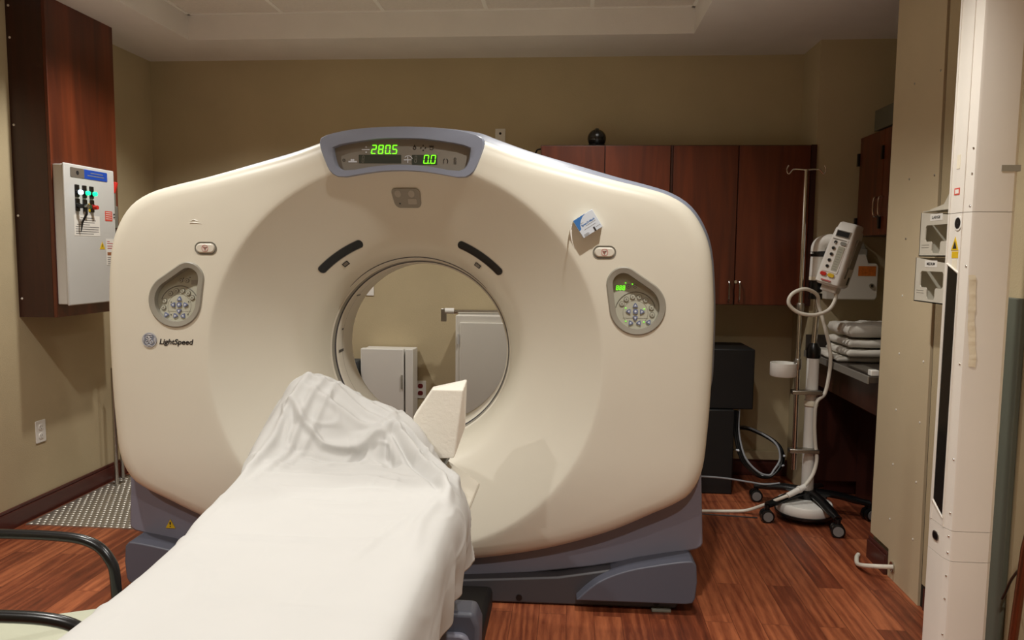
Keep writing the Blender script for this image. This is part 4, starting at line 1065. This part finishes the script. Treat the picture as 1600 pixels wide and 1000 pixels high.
# injector head, tilted
HM = Matrix.Translation((IX+.085, IY-.08, 1.385)) @ Matrix.Rotation(radians(-38), 4, 'Z') @ Matrix.Rotation(radians(15), 4, 'Y') @ Matrix.Rotation(radians(-4), 4, 'X')
m = MB(HM).use('white')
prof = [(-.052,-.152,-.06,.075),(-.062,-.14,-.07,.082),(-.062,-.06,-.072,.085),(-.058,.06,-.07,.08),(-.05,.135,-.066,.075),(-.046,.142,-.062,.07),(-.045,.165,-.05,.065),(-.036,.172,-.04,.055)]
rings = []
for hx, z, y0, y1 in prof: rings.append([(a, b, z) for a, b in rrect(-abs(hx), abs(hx), y0, y1, .016, 4)])
m.loops(rings, True, True, True); hd = m.build('injector_head', None, inj, angle=30)
def fH(a, b, d):   # on the head's front face
    return (a, -.0735-d+(.004 if b > .06 else 0), b)
m = MB(HM).use('dispgrey'); m.prism([(-.034, .095), (.034, .095), (.034, .128), (-.034, .128)], fH, -.01, .002); m.use('black').prism([(-.03, .099), (.03, .099), (.03, .124), (-.03, .124)], fH, .002, .0028); m.build('head_display', None, hd, smooth=False)
m = MB(HM).use('paper'); m.prism(rrect(-.044, .036, -.085, .088, .004), fH, -.01, .001)
m.use('dispgrey').prism([(-.04, .078), (.03, .078), (.03, .083), (-.04, .083)], fH, .001, .0015)
m.use('keypad').prism(rrect(.0, .03, -.075, .05, .004), fH, .001, .0015); m.use('greyink')
for i in range(9): m.prism([(.006, -.066+.0125*i), (.024, -.066+.0125*i), (.024, -.064+.0125*i), (.006, -.064+.0125*i)], fH, .0015, .002)
m.build('head_keypad', None, hd, smooth=False)
for i in range(5):
    m = MB(HM).use('keyring'); z = .066-.031*i; m.prism(circ(-.022, z, .0085, 14), fH, .0, .004); m.use('black').prism(circ(-.022, z, .006, 12), fH, .004, .006); m.build('button', None, hd)
m = MB(HM).use('keyring').prism(rrect(.002, .032, .058, .074, .007), fH, 0, .004); m.build('button', None, hd)
m = MB(HM).use('red').prism(rrect(-.044, -.014, -.108, -.09, .008), fH, -.006, .004); m.build('button', None, hd)['label'] = 'red button'
m = MB(HM).use('yellow').prism(rrect(-.006, .026, -.108, -.09, .008), fH, -.006, .004); m.build('button', None, hd)['label'] = 'yellow button'
m = MB(HM).use('redink'); m.prism([(-.03, -.132), (.018, -.132), (.018, -.126), (-.03, -.126)], fH, -.006, .003); m.build('maker_mark', None, hd, smooth=False)
m = MB(HM).use('greyplastic')
m.box(.058, .066, -.02, .05, -.05, .10); m.build('side_cover', None, hd, bevel=.003)
m = MB(HM); m.box(.055, .0645, .03, .05, -.13, -.09); m.build('vent_slot', 'black', hd)
m = MB(HM); m.box(.055, .0645, -.03, -.015, -.10, -.04); m.build('vent_slot', 'keyring', hd)
m = MB(HM).use('white'); m.box(-.035, .045, -.03, .04, -.185, -.15); m.build('connector_block', None, hd, bevel=.006)
# drip pole
PX, PY = 1.175, 3.93
m = MB(); m.cyl((PX+.004, PY, .27), (PX-.001, PY, .9), .0125, n=18); m.cyl((PX-.001, PY, .88), (PX, PY, 1.825), .0105, n=18); m.build('drip_pole', 'chrome', inj)
for s in (-1, 1):
    m = MB(); m.tube(catmull([(PX, PY, 1.822), (PX+s*.04, PY, 1.826), (PX+s*.065, PY, 1.824), (PX+s*.082, PY, 1.805), (PX+s*.092, PY, 1.806), (PX+s*.096, PY, 1.826), (PX+s*.088, PY, 1.845)], 5), .0035, 8); m.build('hook', 'chrome', inj)
for z in (.37, .68):
    m = MB(); m.box(PX-.025, IX+.035, PY-.018, PY+.03, z-.011, z+.011); m.build('clamp', 'steel', inj, bevel=.004)
for a_, b_, z in ((.017, .02, 1.09), (.016, .019, .80)):
    m = MB(); m.lathe([(a_, z), (b_, z+.008), (b_, z+.048), (a_, z+.056)], (PX, PY, 0), 'z', 16, True, True); m.build('clamp', 'steel', inj)
m = MB(); cxx, cyy = PX-.075, PY-.01
m.lathe([(.001, .765), (.062, .765), (.066, .77), (.066, .835), (.062, .835), (.061, .775), (.001, .775)], (cxx, cyy, 0), 'z', 32, False, False); m.build('cup_holder', 'white', inj, angle=50)
# wheeled base
BX, BY = 1.28, 3.99
m = MB(); m.lathe([(.001, .105), (.05, .10), (.058, .135), (.04, .15), (.001, .15)], (BX-.01, BY, 0), 'z', 24); m.build('hub', 'black', inj)
m = MB(); m.lathe([(.001, .038), (.135, .038), (.142, .046), (.142, .088), (.136, .096), (.001, .102)], (BX-.035, BY-.045, 0), 'z', 48); m.build('base_weight', 'white', inj, angle=50)
m = MB(); m.lathe([(.14, .03), (.148, .034), (.148, .046), (.142, .048)], (BX-.035, BY-.045, 0), 'z', 48, True, True); m.build('bumper', 'black', inj)
for cx_, cy_ in ((1.036, 3.875), (1.334, 3.70), (1.585, 3.96), (1.06, 4.21), (1.42, 4.24)):
    d = Vector((cx_-BX, cy_-BY, 0)); L_ = d.length; d.normalize()
    m = MB(); m.tube(catmull([(BX+d.x*.03, BY+d.y*.03, .135), (BX+d.x*L_*.45, BY+d.y*L_*.45, .125), (BX+d.x*L_*.85, BY+d.y*L_*.85, .098), (BX+d.x*L_, BY+d.y*L_, .09)], 5), [.026]*10+[.022]*6, 12, flat=.75)
    lg = m.build('leg', 'black', inj)
    s_ = Vector((-d.y, d.x, 0)).normalized()
    ax = Vector((sin(cx_*9)*.3, -1, 0)).normalized(); cc = Vector((cx_, cy_, .034))
    m = MB().use('black'); m.tube([cc-ax*.026, cc-ax*.024, cc-ax*.006, cc-ax*.004], [.028, .034, .034, .028], 22); m.tube([cc+ax*.004, cc+ax*.006, cc+ax*.024, cc+ax*.026], [.028, .034, .034, .028], 22)
    m.use('caster'); m.cyl(cc-ax*.028, cc+ax*.028, .025, n=20); m.use('black'); m.tube([cc+Vector((0, 0, .02)), cc+Vector((0, 0, .056))], .014, 12)
    m.build('caster', None, lg)
# cables on the stand
m = MB()
m.tube(catmull([(1.335, 3.90, 1.225), (1.335, 3.89, 1.17), (1.30, 3.88, 1.115), (1.23, 3.87, 1.09), (1.15, 3.87, 1.10), (1.10, 3.87, 1.145), (1.115, 3.87, 1.195), (1.18, 3.88, 1.22), (1.25, 3.91, 1.19), (1.275, 3.95, 1.13), (1.305, 3.94, 1.03), (1.335, 3.93, .9), (1.338, 3.93, .80), (1.32, 3.93, .68), (1.278, 3.925, .63), (1.272, 3.925, .53), (1.28, 3.925, .42), (1.292, 3.925, .33), (1.275, 3.92, .25), (1.225, 3.90, .185)], 7), .0095, 10)
cbl = m.build('head_cable', 'cable', inj)
m = MB(); m.tube([(1.23, 3.90, .187), (1.135, 3.87, .145)], [.016, .014], 12); m.cyl((1.205, 3.893, .176), (1.195, 3.889, .172), .019, n=12); m.build('cable_plug', 'white', cbl)
m = MB(); m.lathe([(.034, .60), (.037, .604), (.037, .625), (.034, .63)], (IX, IY, 0), 'z', 24); m.build('cable_strap', 'tape', inj)
# floor cables
m = MB(); m.tube(catmull([(1.137, 3.871, .146), (1.09, 3.88, .12), (1.03, 3.93, .07), (.96, 3.985, .02), (.88, 3.995, .0085), (.74, 3.98, .0085), (.6, 3.97, .0085), (.5, 3.97, .0085)], 7), .0085, 10)
tag(m.build('power_cable', 'cable', origin=(.8, 3.6, 0)), 'thick white cable running from the injector base across the floor to the scanner', 'cable')
m = MB(); m.tube(catmull([(.45, 4.08, .20), (.62, 4.10, .168), (.85, 4.15, .145), (1.0, 4.15, .127), (1.09, 4.14, .119), (1.16, 4.10, .141)], 6), .005, 8)
tag(m.build('thin_cable', 'cablegrey', origin=(.8, 4.12, 0)), 'thin pale cable strung from the scanner side to the injector base leg', 'cable')
m = MB(); m.tube(catmull([(.60, 3.945, .004), (.73, 3.945, .004), (1.0, 3.92, .004)], 6), .003, 6)
tag(m.build('black_cord', 'black', origin=(.7, 3.7, 0)), 'thin black cord lying on the floor below the white cable', 'cord')

# ================================================================== RIGHT WALL PANEL AND POST
bp_ = thing('wall_panel', (XP, 3.2, 0), 'tall beige board screwed to the right wall corner', 'wall panel')
def fR(a, b, d): return (XP-d, a, b)
m = MB(); m.prism([(2.975, .0), (3.262, .0), (3.262, .118), (3.4605, .118), (3.4605, ZC), (3.03, ZC)], fR, .0, .014); m.build('board', 'board', bp_, smooth=False)
m = MB(); m.box(XP-.0035, XP, 2.945, 3.028, 0, ZC); m.build('gap_strip', 'blackmat', bp_, smooth=False)
m = MB(); m.prism([(1.6, .10), (2.955, .10), (3.012, ZC), (1.6, ZC)], fR, 0, .012); struct(m.build('trim_2', 'wall', smooth=False))
for y, zs in ((3.265, (2.10, 1.71, 1.463, 1.223, .976, .733, .494, .251)), (3.045, (2.1, 1.704, 1.463, 1.22, .973, .727, .483, .246))):
    for z in zs:
        m = MB(); m.ball((XP-.0145, y, z), .005, 8, 5, sx=.5); m.build('screw', 'white' if z < 1.3 else 'steel', bp_)  # lower screws coloured white instead of steel, as a painted glint
cg = thing('wall_cable', (XP-.02, 3.21, .05), 'white cable coming out of a grommet low in the screwed beige board', 'cable')
m = MB(); m.tube(catmull([(XP+.0, 3.212, .058), (XP-.05, 3.212, .057), (XP-.085, 3.225, .052), (XP-.115, 3.27, .035), (XP-.112, 3.34, .014), (XP-.085, 3.42, .0105), (XP-.065, 3.455, .0105)], 7), .0095, 10); m.build('cable', 'cable', cg)
m = MB(); m.lathe([(.008, -.016), (.022, -.02), (.022, -.014)], (XP, 3.212, .058), 'x', 20); m.build('grommet', 'chrome', cg)
# glove box holder
gh = thing('glove_box_holder', (XP-.06, 2.77, 1.22), 'two tier frosted plastic glove box holder on the right wall', 'glove box holder')
for z0, txt in ((1.388, 'LARGE'), (1.222, 'MEDIUM')):
    z1 = z0+.162; dx = .103 if z0 > 1.3 else .112
    ya, yb = 2.635, 2.9
    def fT(a, b, d): return (XP-.014-dx-d, yb-a, z0+b)   # a runs left to right as seen
    W = yb-ya; H_ = z1-z0
    m = MB().use('clearplastic')
    outer_ = [(0, 0), (W, 0), (W, H_), (0, H_)]
    hole = [(.042, .105), (.042, .062), (.05, .054), (.088, .054), (.095, .047), (.095, .022), (.103, .012), (.15, .012), (.157, .022), (.157, .047), (.164, .054), (.205, .054), (.213, .062), (.213, .105), (.205, .113), (.05, .113)]
    fr = bmesh.new()
    # front with a hand slot: quads from hole to rim by strips
    def rim(p):
        c = (W/2, H_/2); d0 = (p[0]-c[0], p[1]-c[1]); k = min((W/2)/max(abs(d0[0]), 1e-6), (H_/2)/max(abs(d0[1]), 1e-6)); return (c[0]+d0[0]*k, c[1]+d0[1]*k)
    n = len(hole)
    Rm = [rim(p) for p in hole]
    corners = {(0., 0.): None}
    for d0 in (0, .0035):
        for i in range(n):
            a, b = hole[i], hole[(i+1) % n]; c, d = Rm[i], Rm[(i+1) % n]
            pl = [a, b, d]
            if abs(c[0]-d[0]) > 1e-6 and abs(c[1]-d[1]) > 1e-6:
                pl.append((0 if min(c[0], d[0]) < 1e-6 else W, 0 if min(c[1], d[1]) < 1e-6 else H_))
            pl.append(c)
            m.f([m.v(fT(x, y, d0)) for x, y in pl])
    for i in range(n):
        a, b = hole[i], hole[(i+1) % n]; m.quad(fT(*a, 0), fT(*b, 0), fT(*b, .0035), fT(*a, .0035))
    X0 = XP-.014-dx-.0035
    m.box(X0, XP-.014, yb-.004, yb, z0, z1); m.box(X0, XP-.014, ya, ya+.004, z0, z1)
    m.box(X0, XP-.014, ya, yb, z0, z0+.004)
    fr.free()
    tr = m.build('tier', None, gh, smooth=False); tr['label'] = 'tier labelled ' + txt
    m = MB().use('paper'); m.prism([(.075, .128), (.165, .128), (.165, .152), (.075, .152)], fT, .0036, .0044)
    m.use('ink'); m.poly2(fit(text_vf(txt, .010, 0, .02), .09, .15, .135), fT, .005); m.build('size_label', None, tr, smooth=False)
    m = MB().use('greyplastic')
    for bz in (.032, .041): m.prism([(.02, bz), (.075, bz), (.075, bz+.002), (.02, bz+.002)], fT, .0036, .0042)
    m.build('embossed_line', None, tr, smooth=False)
m = MB(); m.prism([(2.635, 1.552), (2.90, 1.552), (2.90, 1.562), (2.80, 1.575), (2.765, 1.61), (2.635, 1.61)], fR, .085, .089)
m.box(XP-.115, XP-.015, 2.635, 2.90, 1.552, 1.555); m.build('back_plate', 'clearplastic', gh, smooth=False)

# laser positioning post
PXA, PXB, PYA, PYB = 1.108, 1.236, 2.2, 2.318
lp = thing('laser_post', (1.18, 2.27, 0), 'tall white laser positioning post with a dark window slot at right', 'post')
def post_sec(x0=PXA, x1=PXB, y0=PYA, y1=PYB):
    return [(x0, y1), (x0, y0+.03), (x0+.003, y0+.022), (x0+.006, y0+.012), (x0+.009, y0+.003), (x0+.016, y0), (x1-.014, y0), (x1-.004, y0+.006), (x1, y0+.02), (x1, y1)]
m = MB().use('postwhite')
for z0, z1 in ((0, .497), (.4985, .588), (.5895, 1.512), (1.5135, ZC)):
    m.prism(post_sec(), lambda a, b, d: (a, b, d), z0, z1)
pb = m.build('post_body', None, lp, angle=25)
for z0, z1 in ((.5905, 1.5115), (1.5145, ZC)):
    m = MB(); m.box(PXA-.0025, PXA+.002, PYA+.032, PYA+.036, z0, z1); m.build('rib', 'postwhite', lp)
    m = MB(); m.box(PXA-.0025, PXA+.002, PYB-.012, PYB-.004, z0, z1); m.build('rib', 'postwhite', lp)
m = MB().use('smoke')
def fP(a, b, d): return (PXA-d, PYB-a, b)     # left face, a from its far edge
m.prism([(.018, .655), (.078, .62), (.078, 1.335), (.024, 1.36), (.018, 1.36)], fP, -.002, .0012)
m.build('laser_window', None, lp, smooth=False)['label'] = 'dark slot window'
m = MB().use('postwhite')
for a in ((.014, .65, .014, 1.366), (.082, .615, .082, 1.34)): m.tube([fP(a[0], a[1], .001), fP(a[2], a[3], .001)], .003, 6)
m.tube([fP(.014, .65, .001), fP(.082, .615, .001)], .003, 6); m.tube([fP(.014, 1.366, .001), fP(.082, 1.34, .001)], .003, 6)
m.build('window_frame', None, lp)
m = MB().use('white'); m.lathe([(.020, .0005), (.0215, -.002), (.0165, -.0025)], (PXA, PYB-.062, 1.483), 'x', 24); m.use('black').lathe([(.0165, -.0022), (.001, -.0022)], (PXA, PYB-.062, 1.483), 'x', 24); m.build('lens_port', None, lp)
m = MB().use('yellow'); m.prism([(0.030, 1.405), (0.072, 1.405), (0.051, 1.445)], fP, 0, .001); m.prism([(0.036, 1.383), (0.072, 1.383), (0.072, 1.402), (0.036, 1.402)], fP, 0, .0008)
m.use('ink').prism([(0.040, 1.41), (0.062, 1.41), (0.051, 1.432)], fP, .001, .0014); m.use('tape').prism([(0.040, 1.31), (0.066, 1.31), (0.066, 1.38), (0.040, 1.38)], fP, 0, .0008)
m.use('greyink'); m.prism([(0.036, 1.291), (0.069, 1.291), (0.069, 1.296), (0.036, 1.296)], fP, 0, .0008)
m.build('laser_warning_label', None, lp, smooth=False)
m = MB().use('redsticker'); m.prism([(0.029, 1.565), (0.059, 1.565), (0.059, 1.585), (0.029, 1.585)], fP, 0, .001); m.use('paper').prism([(0.034, 1.569), (0.054, 1.569), (0.054, 1.581), (0.034, 1.581)], fP, .001, .0014)
m.use('tape').prism([(0.034, 1.64), (0.052, 1.64), (0.052, 1.68), (0.034, 1.68)], fP, 0, .001)
m.build('red_label', None, lp, smooth=False)
m = MB().use('steel'); m.prism(rrect(.028, .064, .535, .562, .012), fP, 0, .003); m.use('black').prism(rrect(.033, .06, .539, .558, .009), fP, .003, .0035); m.build('grip_slot', None, lp)
m = MB().use('chrome')
for z in (1.69, 1.62, 1.53, 1.36, 1.08, .80, .64, .57, .52, .45, .38, .27):
    m.ball((PXA+.006, PYA+.011, z), .0032, 8, 5)
m.build('screw', None, lp)
m = MB().use('tape')
tp = []
for i in range(49):
    t_ = i/48; z = 1.335-.262*t_; x = PXA+.008+.016*t_+.0015*sin(t_*9)
    k_ = .0012*max(0, sin(t_*37))**6
    tp.append([(x+.001*sin(t_*31), PYA-.0004-(.0 if t_ < .3 else 0)-(.003 if x < PXA+.012 else 0)*0, z), (x+.0095, PYA-.0012-k_, z+.001), (x+.019+.001*sin(t_*23), PYA-.0008-k_*.6, z)])
m.loops(tp, closed=False); m.build('tape_strip', None, lp, angle=80)
m = MB().use('greyplastic'); m.box(PXB-.05, PXB+.001, PYA-.001, PYB, 1.625, 1.642); m.build('grey_band', None, lp, smooth=False)

m = MB(); m.box(XP-.03, XP-.014, 2.40, 2.66, .0, 1.26); o = m.build('leaning_board', 'sage', origin=(XP-.02, 2.5, 0), bevel=.003)
tag(o, 'narrow grey green board standing against the right wall behind the white post', 'board')
rp = thing('floor_pole', (1.30, 2.16, 0), 'glossy bronze pole at the far right edge in front of the wall', 'pole')
m = MB(); m.tube([(1.266, 2.16, .02), (1.30, 2.16, .56), (1.31, 2.16, .62)], .0125, 14); m.build('tube', 'brownpole', rp)
m = MB(); m.lathe([(.05, 0), (.05, .012), (.016, .025)], (1.266, 2.16, 0), 'z', 24, True, True); m.build('foot', 'black', rp)
m = MB(); m.tube(catmull([(XP-.033, 2.36, .36), (XP-.06, 2.34, .33), (XP-.07, 2.31, .36), (1.32, 2.25, .43), (1.30, 2.175, .50)], 6), .004, 8)
tag(m.build('black_cord', 'black', origin=(1.34, 2.3, .4)), 'short black cord sagging from the right wall to the bronze pole', 'cord')

# ================================================================== LIGHT
def spot(x, y, z, w, col, size=.04, deg=124, blend=.12):
    l = bpy.data.lights.new('downlight_and_fill', 'SPOT'); l.energy = w; l.color = col; l.spot_size = radians(deg); l.spot_blend = blend
    l.shadow_soft_size = size
    o = bpy.data.objects.new('downlight_and_fill', l); COL.objects.link(o); o.location = (x, y, z)
    return o
WARM = (1, .972, .915)
for x, y, w, dg_ in ((-1.85, 3.55, 64, 124), (.05, 3.55, 48, 124), (-1.85, 2.0, 72, 124), (.3, 2.0, 70, 124), (-1.85, .1, 84, 136), (.35, .1, 94, 136)):  # last two are unseen wide fill, added to brighten the scanner front
    spot(x, y, ZT-.02, w, WARM, .035, dg_, .6)
W = bpy.data.worlds.new('world'); SC.world = W; W.use_nodes = True
W.node_tree.nodes['Background'].inputs['Color'].default_value = (.9, .95, 1, 1)
W.node_tree.nodes['Background'].inputs['Strength'].default_value = .02
SC.view_settings.view_transform = 'Standard'; SC.view_settings.look = 'None'
SC.view_settings.gamma = 1; SC.view_settings.use_curve_mapping = False
SC.view_settings.exposure = .38
